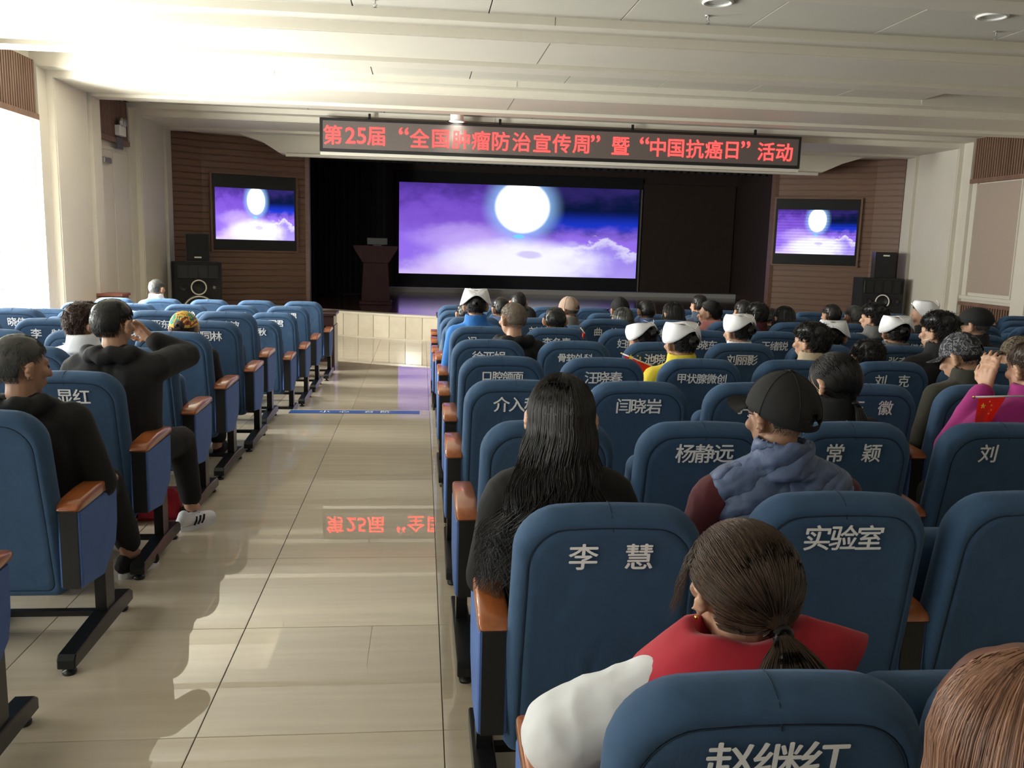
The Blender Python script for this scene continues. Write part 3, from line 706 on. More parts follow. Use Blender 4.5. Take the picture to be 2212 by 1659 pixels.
def pad(w, h, prof, rt, rb, bow=0.0, wave=0.0):
    """cushion: prof = list of (inset, y)"""
    bm = bmesh.new(); base = rrect(w, h, rt, rb, bow=bow); rings = []
    for (d, y) in prof:
        pp = inset(base, d, w, h)
        rings.append([bm.verts.new((x, y+wave*noise.noise(Vector((x*6, z*6, 1.0))), z)) for x, z in pp])
    n = len(base)
    for a, b in zip(rings, rings[1:]):
        for i in range(n): bm.faces.new((a[i], b[i], b[(i+1) % n], a[(i+1) % n]))
    bm.faces.new(rings[0]); bm.faces.new(list(reversed(rings[-1])))
    bmesh.ops.recalc_face_normals(bm, faces=bm.faces)
    return bm
BWD, BHT = 0.495, 0.722      # back cushion size
BZ0 = 0.245; TILT = math.radians(10.5)
def back_bm():
    prof = [(0.14, 0.006), (0.06, 0.002), (0.041, 0.0005), (0.0385, 0.003), (0.0365, 0.003), (0.034, 0.0), (0.020, 0.004), (0.008, 0.016), (0.0, 0.045), (0.002, 0.070), (0.012, 0.092), (0.035, 0.106), (0.07, 0.112), (0.14, 0.112)]
    bm = pad(BWD, BHT, prof, 0.105, 0.035, bow=0.014, wave=0.0)
    return bm
def mesh_of(bm, name, smooth=True):
    me = bpy.data.meshes.new(name); bm.to_mesh(me); bm.free()
    if smooth: me.polygons.foreach_set('use_smooth', [True]*len(me.polygons))
    return me
BACK = mesh_of(back_bm(), 'backrest'); BACK.materials.append(M['cover'])
SEAM = mesh_of((lambda bm: (tube(bm, [(0.0, 0.0, BHT-0.034), (-0.003, 0.002, BHT-0.018), (-0.004, 0.012, BHT+0.002), (-0.005, 0.03, BHT+0.011), (-0.005, 0.05, BHT+0.0145), (-0.005, 0.08, BHT+0.010)], 0.0013, 5), bm)[-1])(bmesh.new()), 'seam'); SEAM.materials.append(M['seam_thread'])
PIPE = mesh_of((lambda bm: (tube(bm, [(x, 0.0012, z) for x, z in (lambda q: q+q[:1])(inset(rrect(BWD, BHT, 0.105, 0.035, bow=0.014), 0.0375, BWD, BHT))], 0.0016, 4, cap=False), bm)[-1])(bmesh.new()), 'seam_line'); PIPE.materials.append(M['seam_thread'])
CUSH = mesh_of(pad(0.46, 0.44, [(0.1, 0.0), (0.03, 0.0), (0.006, 0.015), (0, 0.05), (0.006, 0.085), (0.03, 0.10), (0.1, 0.11)], 0.05, 0.05), 'seat_cushion'); CUSH.materials.append(M['cover'])
def arm_wood():
    bm = bmesh.new(); secs = []
    for (y, w, z0, z1) in ((-0.012, 0.072, 0.598, 0.607), (0.0, 0.082, 0.594, 0.622), (0.04, 0.085, 0.594, 0.634), (0.18, 0.085, 0.596, 0.643), (0.33, 0.083, 0.598, 0.640), (0.41, 0.078, 0.598, 0.630), (0.435, 0.068, 0.602, 0.620)):
        r = 0.010; pts = [(-w/2, z0+0.004), (-w/2+0.004, z0), (w/2-0.004, z0), (w/2, z0+0.004), (w/2, z1-r), (w/2-r*0.3, z1-r*0.3), (w/2-r, z1), (-w/2+r, z1), (-w/2+r*0.3, z1-r*0.3), (-w/2, z1-r)]
        secs.append([bm.verts.new((x, y, min(max(z, z0), z1) if z1-z0 > 0.02 else (z0+z1)/2+(z-(z0+z1)/2)*0.3)) for x, z in pts])
    for a, b in zip(secs, secs[1:]):
        for i in range(10): bm.faces.new((a[i], a[(i+1) % 10], b[(i+1) % 10], b[i]))
    bm.faces.new(secs[0]); bm.faces.new(list(reversed(secs[-1])))
    bmesh.ops.recalc_face_normals(bm, faces=bm.faces); return bm
ARMW = mesh_of(arm_wood(), 'armrest', True); ARMW.materials.append(M['armwood'])
PANP = [(0.0, 0.30), (0.22, 0.27), (0.36, 0.36), (0.385, 0.44), (0.395, 0.594), (0.0, 0.594)]
def panel_bm(x0, x1, shrink=0.0):
    bm = bmesh.new(); cy, cz = 0.19, 0.45
    prism(bm, [(cy+(y-cy)*(1-shrink), cz+(z-cz)*(1-shrink)) for y, z in PANP], 'x', x0, x1); return bm
PAN = mesh_of(panel_bm(-0.031, 0.031), 'side_panel', False); PAN.materials.append(M['black'])
def pan_pad(s):
    bm = bmesh.new(); secs = []
    for (x, sh) in ((0.031, 0.02), (0.037, 0.02), (0.041, 0.06)):
        secs.append([bm.verts.new((x*s, 0.19+(y-0.19)*(1-sh), 0.45+(z-0.45)*(1-sh))) for y, z in PANP])
    n = len(PANP)
    for a, b in zip(secs, secs[1:]):
        for i in range(n): bm.faces.new((a[i], a[(i+1) % n], b[(i+1) % n], b[i]))
    bm.faces.new(secs[-1]); bmesh.ops.recalc_face_normals(bm, faces=bm.faces)
    return bm
PADS = [mesh_of(pan_pad(s), 'fabric_panel', False) for s in (-1, 1)]
for p in PADS: p.materials.append(M['armfab'])
POST = mesh_of(B(-0.022, 0.022, 0.27, 0.36, 0.055, 0.34), 'post', False); POST.materials.append(M['blackm'])
def foot_bm():
    bm = bmesh.new(); prism(bm, [(-0.09, 0.03), (-0.09, 0.062), (-0.075, 0.082), (0.25, 0.098), (0.37, 0.098), (0.52, 0.088), (0.545, 0.07), (0.545, 0.03)], 'x', -0.033, 0.033)
    bmesh.ops.bevel(bm, geom=[e for e in bm.edges if abs(e.verts[0].co.x-e.verts[1].co.x) < 1e-6], offset=0.004, segments=1, affect='EDGES'); return bm
FOOT = mesh_of(foot_bm(), 'foot', False); FOOT.materials.append(M['blackm'])
GLID = mesh_of(lathe(bmesh.new(), [(0.024, 0.0), (0.026, 0.012), (0.012, 0.016), (0.009, 0.032)], 16), 'glide', True); GLID.materials.append(M['black'])
def pedestal(parent, x, far=False):
    """armrest unit standing at local x"""
    def o_(name, me, par=parent, loc=None):
        o = bpy.data.objects.new(name, me); C.objects.link(o); o.parent = par; o.location = loc if loc else (x, 0, 0); return o
    o_('armrest', ARMW); p = o_('side_panel', PAN)
    for q in PADS: o_('fabric_panel', q, p, (0, 0, 0))
    o_('post', POST); f = o_('foot', FOOT)
    for y in (-0.06, 0.50): o_('glide', GLID, f, (0, y, 0))
def make_seat(side, down, both=False):
    """side -1: armrest at the left of the seat, +1: at the right"""
    t = thing('auditorium_seat', 'blue auditorium seat', 'seat')
    bk = bpy.data.objects.new('backrest', BACK); C.objects.link(bk); bk.parent = t
    bk.matrix_local = Matrix.Translation((0, 0.035, BZ0)) @ Matrix.Rotation(TILT, 4, 'X')
    s = bpy.data.objects.new('seam', SEAM); C.objects.link(s); s.parent = bk
    s = bpy.data.objects.new('seam_line', PIPE); C.objects.link(s); s.parent = bk
    cu = bpy.data.objects.new('seat_cushion', CUSH); C.objects.link(cu); cu.parent = t
    if down: cu.matrix_local = Matrix.Translation((0, 0.13, 0.49)) @ Matrix.Rotation(math.radians(-94), 4, 'X')
    else: cu.matrix_local = Matrix.Translation((0, 0.175, 0.36)) @ Matrix.Rotation(math.radians(8), 4, 'X')
    pedestal(t, 0.28*side)
    if both: pedestal(t, -0.286*side)
    br = obj('bracket', B(0.235*side-0.012, 0.235*side+0.012, 0.03, 0.13, 0.30, 0.42), M['blackm'], t)
    obj('cross_bar', B(-0.28, 0.28, 0.30, 0.33, 0.062, 0.085), M['blackm'], t)
    return t
ordn = ['', 'first', 'second', 'third', 'fourth', 'fifth', 'sixth', 'seventh', 'eighth', 'ninth', 'tenth', 'eleventh', 'twelfth', 'thirteenth', 'fourteenth']
RY = [1.3, 2.17, 3.08, 4.0, 4.85, 5.69, 6.57, 7.43, 8.62, 9.12, 10.0, 10.85]
RY[8] = 8.42
RX1 = [0.49, 0.478, 0.455, 0.44, 0.45, 0.435, 0.45, 0.445, 0.435, 0.43, 0.43, 0.44]
LY = [2.3, 3.2, 4.13, 5.01, 5.87, 6.65, 7.47, 8.42, 9.28, 10.16, 11.0]
LX1 = [-1.56, -1.55, -1.585, -1.585, -1.60, -1.56, -1.60, -1.55, -1.52, -1.51, -1.45]
NAMES_R = {(1,1):'赵继红', (2,1):'李　慧', (2,2):'实验室', (3,2):'杨静远', (3,3):'常　颖', (3,4):'刘　克', (4,1):'介入科', (4,2):'闫晓岩', (4,3):'李　强', (4,4):'王　徽',
 (5,1):'口腔颌面', (5,2):'汪晓春', (5,3):'甲状腺微创', (5,4):'夏小平', (5,5):'刘　克', (5,6):'苏　明', (6,1):'徐亚娟', (6,2):'骨软外科', (6,3):'池晓明', (6,4):'刘丽影', (6,6):'张奇夫', (6,7):'丁　一',
 (7,1):'冯　云', (7,2):'李冬青', (7,3):'妇瘤科', (7,4):'赵晓东', (7,5):'王绪锐', (7,6):'宋　斯', (7,7):'张继伟', (7,8):'王　滨', (8,2):'刘金国', (8,3):'曲　峰', (8,4):'杜金云', (8,7):'孙丽丽', (8,8):'刘春英', (8,9):'柳菁菁',
 (9,2):'王安康', (9,5):'张　平', (9,7):'红　梅', (9,9):'王一英'}
NAMES_R[(3,4)] = '刘　　'; NAMES_R[(4,3)] = '李　　'; NAMES_R[(5,6)] = '苏　　'; NAMES_R[(5,4)] = '夏小　'; NAMES_R[(6,3)] = '池晓　'; NAMES_R[(6,7)] = '丁　　'; NAMES_R[(7,1)] = '冯　　'; NAMES_R[(7,6)] = '宋　　'; NAMES_R[(7,8)] = '　　滨'
NAMES_R[(8,2)] = '刘金　'; NAMES_R[(8,4)] = '杜金　'; NAMES_R.pop((9,2)); NAMES_R[(9,5)] = '张　　'; NAMES_R[(9,7)] = '　红梅'; NAMES_R[(9,9)] = '一一'
NAMES_L = {(2,1):'　显红', (3,1):'　建良', (4,1):'　建良', (5,1):'刘同林', (6,1):'张连波', (7,1):'　初秋', (8,1):'刘国君', (9,1):'国亚男', (9,2):'陈　平', (9,3):'鲁林艳', (9,4):'　亮利', (6,2):'　亚东', (5,2):'　一伟', (5,3):'李　龄', (6,4):'　晓伟', (4,2):'芬　　'}
NAMES_L.pop((3,1))
tcache = {}
def letters(seat_obj, body, idx):
    n = len(body); pitch = 0.071 if n <= 3 else 0.058 if n == 4 else 0.058
    size = 0.078 if n <= 3 else 0.062
    bk = [c for c in seat_obj.children if c.name.startswith('backrest')][0]
    for i, ch in enumerate(body):
        if ch == '　': continue
        k = (ch, size)
        if k not in tcache:
            me = text_mesh('letter', ch, size, bold=0.0013); me.materials.append(M['lett'])
            xs = [v.co.x for v in me.vertices]; 
            if not xs: continue
            me.transform(Matrix.Translation((-(min(xs)+max(xs))/2, 0, -(min(v.co.z for v in me.vertices)+max(v.co.z for v in me.vertices))/2))); tcache[k] = me
        o = bpy.data.objects.new('letter', tcache[k]); C.objects.link(o); o.parent = bk
        o.location = ((i-(n-1)/2)*pitch, -0.0022, 0.636 if not (idx == 2 and body[0] == '李') else 0.62)
protos = {}
def in_view(x, y, z, m=260):
    v = Vector((x, y, z-1.6)); d = v.dot(_f)
    if d < 0.2: return False
    px = 1106+1891*v.dot(_r)/d
    return -m < px < 2212+m
CNTW = {1: 'one', 2: 'two', 3: 'three', 4: 'four', 5: 'five'}
def rows(block):
    if block == 'R': ys, x1s, pitch, side, names = RY, RX1, 0.566, -1, NAMES_R
    else: ys, x1s, pitch, side, names = LY, LX1, -0.556, 1, NAMES_L
    for i, y in enumerate(ys):
        r = i+1 if block == 'R' else i
        ncol = 14 if block == 'R' else 5
        for k in range(ncol):
            x = x1s[i]+pitch*k
            lw = 0.0 if y < STEP_Y else LOW
            if not in_view(x, y, 0.9+lw, 420 + (150 if y < 3 else 0)): continue
            yy = y + (0.0 if not (r == 2 and k == 0 and block == 'R') else -0.02) + random.uniform(-0.012, 0.012)
            if block == 'R' and (r, k) == (2, 1): x += 0.05
            if block == 'R' and (r, k) == (1, 0): x += 0.03; yy -= 0.03
            if block == 'R' and ((r == 2 and k >= 2) or (r == 3 and k >= 3) or (r == 4 and k >= 4)): x += 0.035
            occ = (block, r, k+1) in OCC
            key = (side, occ, k == ncol-1)
            nm = names.get((r, k+1), '')
            cnt = len(nm.replace('　', ''))
            rr = (r if block == 'R' else i+1)
            lab = 'blue seat %s from the aisle, %s nearest row of the %s block, %s' % (ordn[k+1], ordn[rr], 'right' if block == 'R' else 'left', (CNTW[cnt]+' pale letters') if cnt else 'without visible lettering')
            if key not in protos:
                s = make_seat(side, occ, k == ncol-1); protos[key] = s
                s.location = (x, yy, lw); s.rotation_euler = (0, 0, random.uniform(-0.012, 0.012)); s['label'] = lab
                s['group'] = 'blue seats in the %s block' % ('right' if block == 'R' else 'left'); s['_n'] = 1
                PEND.append((s, nm)); continue
            s = dup(protos[key], (x, yy, lw), random.uniform(-0.012, 0.012), lab, 'blue seats in the %s block' % ('right' if block == 'R' else 'left'))
            if block == 'R' and r == 1:
                for c in s.children:
                    if c.name.startswith('backrest'): c.location = (0, -0.03, BZ0)
            if block == 'R' and (r, k) == (2, 0):
                for c in s.children:
                    if c.name.startswith('backrest'): c.location = (0, 0.015, BZ0-0.02)
            if nm: letters(s, nm, r)
PEND = []
OCC = {('R',1,1), ('R',2,1), ('R',2,2), ('R',3,3), ('R',3,4), ('R',3,5), ('R',4,5), ('R',6,7), ('R',5,6), ('R',6,6), ('R',7,7), ('R',7,8), ('R',5,4), ('R',5,5), ('R',6,4), ('R',6,5), ('R',5,3), ('R',6,3), ('R',6,1), ('R',7,2), ('R',7,1),
       ('L',1,1), ('L',2,1), ('L',3,2), ('L',4,1), ('L',10,4)}
rows('R'); rows('L')
for _k, _lab in ((0, 'blue seat at the aisle behind the nearest lettered seat, out at the lower edge'), (1, 'blue seat beneath the auburn-haired person in the lower right corner')):
    dup(protos[(-1, False, False)], (0.49+0.566*_k, 0.42, 0.0), 0.0, _lab, 'blue seats in the right block')
for s, nm in PEND:
    if s.location.y < 1.5:
        for c in s.children:
            if c.name.startswith('backrest'): c.location = (0, -0.03, BZ0)
    if '_n' in s: del s['_n']
    if nm: letters(s, nm, 0)
# ================================================================= PEOPLE
def skinmat(n, c): return mat(n, c, 0.5, noise_amt=0.06, noise_scale=25, bump=0.05, bump_scale=300, spec=0.4)
M['skin'] = skinmat('skin', (0.52, 0.30, 0.20)); M['skin2'] = skinmat('skin_tanned', (0.40, 0.22, 0.145))
def hairmat(n, c, c2=None, rough=0.38):
    m = mat(n, c, rough, spec=0.5); nt = m.node_tree; b = nt.nodes['Principled BSDF']
    at = nt.nodes.new('ShaderNodeAttribute'); at.attribute_name = 'strand'
    cr = nt.nodes.new('ShaderNodeValToRGB'); c2 = c2 or tuple(x*1.8+0.004 for x in c)
    cr.color_ramp.elements[0].color = (*c, 1); cr.color_ramp.elements[1].color = (*c2, 1)
    nt.links.new(at.outputs['Fac'], cr.inputs[0]); nt.links.new(cr.outputs[0], b.inputs['Base Color'])
    return m
M['hblack'] = hairmat('black_hair', (0.006, 0.0055, 0.006), (0.017, 0.014, 0.013)); M['hbrown'] = hairmat('dark_brown_hair', (0.020, 0.011, 0.007), (0.085, 0.045, 0.025))
M['hauburn'] = hairmat('auburn_hair', (0.10, 0.043, 0.026), (0.36, 0.19, 0.12)); M['hgrey'] = hairmat('grey_hair', (0.035, 0.036, 0.034), (0.16, 0.16, 0.15), 0.5)
M['hstub'] = hairmat('stubble', (0.13, 0.10, 0.075), (0.26, 0.21, 0.165), 0.6)
M['hcurl'] = hairmat('brown_curly_hair', (0.035, 0.017, 0.012), (0.11, 0.055, 0.038), 0.5)
def cloth(n, c, rough=0.85, bump=0.5, bs=9, sheen=0.1): return mat(n, c, rough, noise_amt=0.08, noise_scale=12, bump=bump, bump_scale=bs, sheen=sheen)
CL = {}
for k, c in dict(black=(0.0055,0.0055,0.006), charcoal=(0.012,0.012,0.014), red=(0.42,0.012,0.030), white=(0.80,0.82,0.86), navyvest=(0.075,0.115,0.24), maroon=(0.085,0.010,0.018), magenta=(0.30,0.012,0.16),
                 olive=(0.030,0.028,0.018), grey=(0.13,0.125,0.12), yellow=(0.75,0.60,0.04), orange=(0.62,0.36,0.06), beige=(0.42,0.34,0.23), royal=(0.02,0.16,0.50), pink=(0.62,0.25,0.24), denim=(0.04,0.06,0.10), brown=(0.09,0.055,0.04), purple=(0.05,0.03,0.06)).items():
    CL[k] = cloth(k+'_cloth', c, sheen=0.0 if max(c) < 0.03 else 0.1)
M['eye'] = mat('eye_dark', (0.02, 0.015, 0.012), 0.15, noise_amt=0.05)

def capsule(bm, p, q, r0, r1, n=12, sx=1.0):
    p, q = Vector(p), Vector(q); d = (q-p); L = max(d.length, 1e-4); t = d.normalized()
    a = t.orthogonal().normalized(); b = t.cross(a)
    st = [(-r0, 0.02)] + [(-r0*math.cos(k*PI/6), r0*math.sin(k*PI/6)) for k in (1, 2)] + [(0, r0), (L, r1)] + [(L+r1*math.sin(k*PI/6), r1*math.cos(k*PI/6)) for k in (1, 2)] + [(L+r1, 0.02*r1)]
    rings = [[bm.verts.new(p+t*s+(a*math.cos(2*PI*i/n)+b*math.sin(2*PI*i/n))*max(r, 1e-4)) for i in range(n)] for s, r in st]
    for x, y in zip(rings, rings[1:]):
        for i in range(n): bm.faces.new((x[i], x[(i+1) % n], y[(i+1) % n], y[i]))
    bm.faces.new(list(reversed(rings[0]))); bm.faces.new(rings[-1])
def ell(bm, c, r, rot=None, u=18, v=12):
    g = bmesh.ops.create_uvsphere(bm, u_segments=u, v_segments=v, radius=1.0)['verts']
    m = Matrix.Translation(c) @ (rot or Matrix.Identity(4)) @ Matrix.Diagonal((*r, 1))
    bmesh.ops.transform(bm, matrix=m, verts=g)
def chain(bm, pts, rs, n=12):
    for i in range(len(pts)-1): capsule(bm, pts[i], pts[i+1], rs[i], rs[i+1], n)
def fuse(bm, name, voxel, smooth=4, disp=None):
    me = bpy.data.meshes.new(name); bmesh.ops.recalc_face_normals(bm, faces=bm.faces); bm.to_mesh(me); bm.free()
    o = bpy.data.objects.new(name, me); C.objects.link(o)
    md = o.modifiers.new('r', 'REMESH'); md.mode = 'VOXEL'; md.voxel_size = voxel; md.use_smooth_shade = True
    s = o.modifiers.new('s', 'SMOOTH'); s.factor = 0.5; s.iterations = smooth
    out = bpy.data.meshes.new_from_object(o.evaluated_get(bpy.context.evaluated_depsgraph_get()))
    bpy.data.objects.remove(o); bpy.data.meshes.remove(me); out.name = name; out.materials.clear()
    if disp:
        n = len(out.vertices); co = np.empty(n*3); out.vertices.foreach_get('co', co); co = co.reshape(-1, 3)
        nr = np.empty(n*3); out.vertex_normals.foreach_get('vector', nr) if hasattr(out, 'vertex_normals') else out.vertices.foreach_get('normal', nr); nr = nr.reshape(-1, 3)
        d = np.array([disp(Vector(c)) for c in co]); co = co+nr*d[:, None]; out.vertices.foreach_set('co', co.ravel()); out.update()
    out.polygons.foreach_set('use_smooth', [True]*len(out.polygons))
    return out
def hand(bm, wrist, d, up, s=1.0, curl=0.25, side=1):
    """five fingered hand growing from wrist along d; up = back of the hand"""
    w = Vector(wrist); d = Vector(d).normalized(); up = Vector(up); up = (up-d*up.dot(d)).normalized(); lat = d.cross(up)*side
    palm = w+d*0.045*s
    for k in (-1, 0, 1): capsule(bm, w+lat*k*0.012*s, w+d*0.082*s+lat*k*0.026*s, 0.017*s, 0.0135*s, 10)
    for k, (o, L) in enumerate(((-0.032, 0.068), (-0.011, 0.078), (0.011, 0.072), (0.032, 0.056))):
        a = w+d*0.085*s+lat*o*s; dd = (d+lat*o*3).normalized(); b = a+(dd-up*curl*0.6).normalized()*L*0.42*s; c = b+(dd-up*curl*2.0).normalized()*L*0.32*s; e = c+(dd-up*curl*3.4).normalized()*L*0.26*s
        chain(bm, [a, b, c, e], [0.0095*s, 0.0088*s, 0.0082*s, 0.0072*s], 8)
    a = w+d*0.018*s-lat*0.022*s; b = a+(d*0.6-lat*0.8-up*0.2).normalized()*0.04*s; c = b+(d*0.9-lat*0.3-up*0.3).normalized()*0.032*s; e = c+(d-up*0.3).normalized()*0.024*s
    chain(bm, [a, b, c, e], [0.014*s, 0.0115*s, 0.0105*s, 0.009*s], 8)
def head_parts(bm, hc, s=1.0, R=None, ear=True):
    """skull, face, ears; hc = centre of the head, looking along +y before rotation R"""
    R = R or Matrix.Identity(4); T = Matrix.Translation(hc) @ R @ Matrix.Scale(s, 4)
    def E_(c, r, rot=None): ell(bm, T @ Vector(c), (1, 1, 1), (R @ (rot or Matrix.Identity(4)) @ Matrix.Diagonal((r[0]*s, r[1]*s, r[2]*s, 1))))
    E_((0, -0.012, 0.02), (0.076, 0.092, 0.092)); E_((0, 0.018, -0.035), (0.062, 0.068, 0.078)); E_((0, 0.045, -0.088), (0.030, 0.028, 0.025))
    E_((0, 0.078, 0.02), (0.045, 0.014, 0.014)); capsule(bm, T @ Vector((0, 0.084, 0.004)), T @ Vector((0, 0.103, -0.034)), 0.009*s, 0.014*s, 10)
    E_((0, 0.083, -0.062), (0.022, 0.010, 0.0055)); E_((0, 0.082, -0.073), (0.019, 0.010, 0.006))
    for k in (-1, 1):
        E_((k*0.044, 0.062, -0.02), (0.022, 0.02, 0.02)); E_((k*0.030, 0.076, 0.0), (0.013, 0.010, 0.009))
        if ear:
            capsule(bm, T @ Vector((k*0.081, -0.006, 0.012)), T @ Vector((k*0.077, 0.0, -0.034)), 0.011*s, 0.009*s, 10)
            pts = [T @ Vector((k*(0.084+0.016*math.sin(a)*0.6+0.004), -0.008-0.017*math.sin(a), -0.008+0.030*math.cos(a))) for a in [j*PI/6 for j in range(0, 7)]]
            chain(bm, pts, [0.0052*s]*7, 8)
def body_bm(t, hand_pose=None, legs=True, arms=None, fine=True, headR=None, headc=None, hs=1.0):
    """seated figure. local origin = seat centre on the floor; t = total height of the top of the head; faces +y"""
    bm = bmesh.new(); sh = t-0.282; hz = 0.53
    hc = Vector(headc) if headc else Vector((0, 0.02, t-0.112))
    head_parts(bm, hc, hs, headR)
    capsule(bm, (0, -0.015, sh+0.01), hc+Vector((0, -0.022, -0.055)), 0.058, 0.052)
    for k in (-1, 1):
        capsule(bm, (k*0.03, -0.01, sh+0.01), (k*0.145, -0.005, sh-0.035), 0.05, 0.052)
        capsule(bm, (k*0.075, 0.0, sh-0.08), (k*0.06, 0.02, hz+0.12), 0.095, 0.085)
        capsule(bm, (k*0.075, 0.0, hz), (k*0.09, 0.05, hz), 0.10, 0.10)
        if legs:
            chain(bm, [(k*0.09, 0.05, hz-0.01), (k*0.11, 0.42, 0.49), (k*0.11, 0.44, 0.10)], [0.085, 0.058, 0.042])
            chain(bm, [(k*0.11, 0.42, 0.07), (k*0.115, 0.56, 0.045)], [0.042, 0.034])
    for k in (-1, 1):
        a = (arms or {}).get(k) or [(k*0.165, 0.0, sh-0.04), (k*0.215, 0.02, sh-0.30), (k*0.15, 0.25, hz+0.10)]
        chain(bm, a, [0.048, 0.040, 0.028])
        hp = (hand_pose or {}).get(k)
        if hp: hand(bm, a[-1], hp[0], hp[1], 1.0, hp[2], -k)
        else:
            d = Vector(a[-1])-Vector(a[-2]); d = Vector((-k*0.15, 1, -0.12)); hand(bm, a[-1], d, (0, 0.1, 1), 1.0, 0.25, -k)
    return bm
def jacket_bm(t, bulk=1.0, arms=None, sleeves=True, collar=0.0, hood=False, hem=0.50):
    bm = bmesh.new(); sh = t-0.282
    for k in (-1, 1):
        capsule(bm, (k*0.045, -0.012, sh+0.0), (k*0.150, -0.008, sh-0.045), 0.068*bulk, 0.070*bulk, 16)
        capsule(bm, (k*0.085, -0.002, sh-0.10), (k*0.075, 0.015, hem+0.12), 0.118*bulk, 0.115*bulk, 16)
        capsule(bm, (k*0.08, 0.01, hem+0.08), (k*0.08, 0.04, hem+0.05), 0.12*bulk, 0.12*bulk, 16)
    ell(bm, (0, -0.005, sh-0.17), (0.175*bulk, 0.12*bulk, 0.20))
    if sleeves:
        for k in (-1, 1):
            a = (arms or {}).get(k) or [(k*0.165, 0.0, sh-0.04), (k*0.215, 0.02, sh-0.30), (k*0.155, 0.22, hem+0.13)]
            chain(bm, a, [0.068*bulk, 0.058*bulk, 0.045*bulk], 16)
    if collar:
        prof_ = [(0.060, -0.03), (0.064, collar+0.045), (0.070, collar+0.055), (0.079, collar+0.045), (0.088, 0.0), (0.100, -0.04)]
        rings = [[bm.verts.new((r_*1.08*math.cos(2*PI*i/32), -0.012+r_*0.98*math.sin(2*PI*i/32), sh+0.045+z_)) for i in range(32)] for r_, z_ in prof_]
        for x_, y_ in zip(rings, rings[1:]):
            for i in range(32): bm.faces.new((x_[i], x_[(i+1) % 32], y_[(i+1) % 32], y_[i]))
        bm.faces.new(rings[0]); bm.faces.new(rings[-1])
    if hood:
        for j in range(15):
            an = PI+PI*j/14; r = 0.10
            p = Vector((r*1.1*math.cos(an), -0.02+r*1.0*math.sin(an), sh+0.035+0.01*math.sin(j*1.7)))
            ell(bm, p, (0.04, 0.04, 0.035), u=10, v=8)
    return bm
def folds(amp, sc, seed=0.0):
    def f(c):
        v = Vector((c.x*sc+seed, c.y*sc, c.z*sc*0.6)); n = noise.noise(v); r = 1-abs(noise.noise(v*1.7+Vector((5, 3, 1))))*2
        return amp*(n*0.7+r*0.5)
    return f
def quilt(c):
    # slanting channels of a padded vest
    s = math.sin((c.z*0.85 - c.x*0.45 + 0.03*noise.noise(c*7))*2*PI/0.085)
    return 0.006*(1-(1-abs(s))**3) + 0.003*noise.noise(c*16)-0.002
# ---- hair
def strands_mesh(paths, r, name, taper=0.35, jitter=0.15, sides=3):
    V = []; F = []; A = []
    for path in paths:
        n = len(path); b0 = len(V); rnd = random.random(); rr = r*(1+random.uniform(-jitter, jitter)*2)
        for i, p in enumerate(path):
            t = (path[min(i+1, n-1)]-path[max(i-1, 0)])
            if t.length < 1e-6: t = Vector((0, 0, -1))
            t.normalize(); a = t.orthogonal().normalized(); b = t.cross(a)
            f = rr*(1-(1-taper)*(i/(n-1)))*(0.5 if i == 0 else 1)
            for k in range(sides):
                V.append(p+(a*math.cos(2*PI*k/sides)+b*math.sin(2*PI*k/sides))*f); A.append(rnd)
        for i in range(n-1):
            for k in range(sides):
                F.append((b0+i*sides+k, b0+i*sides+(k+1) % sides, b0+(i+1)*sides+(k+1) % sides, b0+(i+1)*sides+k))
    me = bpy.data.meshes.new(name); me.from_pydata([tuple(v) for v in V], [], F)
    at = me.attributes.new('strand', 'FLOAT', 'POINT'); at.data.foreach_set('value', A)
    me.polygons.foreach_set('use_smooth', [True]*len(me.polygons)); me.update()
    return me
SR_ = Vector((0.084, 0.100, 0.100)); SC_ = Vector((0, -0.014, 0.022))
def scalp(th, ph, k=1.0, rad=SR_, c=SC_):
    """th azimuth (0 = +x, 90 deg = +y face), ph polar from the top"""
    return Vector((c.x+rad.x*k*math.sin(ph)*math.cos(th), c.y+rad.y*k*math.sin(ph)*math.sin(th), c.z+rad.z*k*math.cos(ph)))
def hairline(th):
    """largest polar angle with hair for azimuth th (face side high, nape low)"""
    f = math.sin(th)       # 1 at face
    if f < -0.38: return math.radians(128)
    if f < -0.28: return math.radians(128-(f+0.38)/0.10*42)
    return math.radians(86) if f < 0.22 else math.radians(86-(f-0.22)/0.78*32)
def short_hair(n=900, length=0.03, curly=0.0, lift=0.006, grey=0, low=1.0, seed=1, r=0.0016, shell=1.04):
    rnd = random.Random(seed); P = []
    for _ in range(n):
        th = rnd.uniform(0, 2*PI); mx = hairline(th)*low; ph = math.acos(1-rnd.random()*(1-math.cos(mx)))
        p = scalp(th, ph, shell-0.03); path = [p]; d_ph = length/0.1
        w = rnd.uniform(0, 6.28)
        for j in range(1, 5):
            t = j/4; q = scalp(th+0.15*math.sin(w)*t, min(ph+d_ph*t, mx+0.12), shell+lift*10*t*(0.6+0.4*rnd.random()))
            if curly: q += Vector((math.sin(w+j*2.1), math.cos(w*1.3+j*1.9), math.sin(w*0.7+j*2.4)))*curly
            path.append(q)
        P.append(path)
    return strands_mesh(P, r, 'hair')
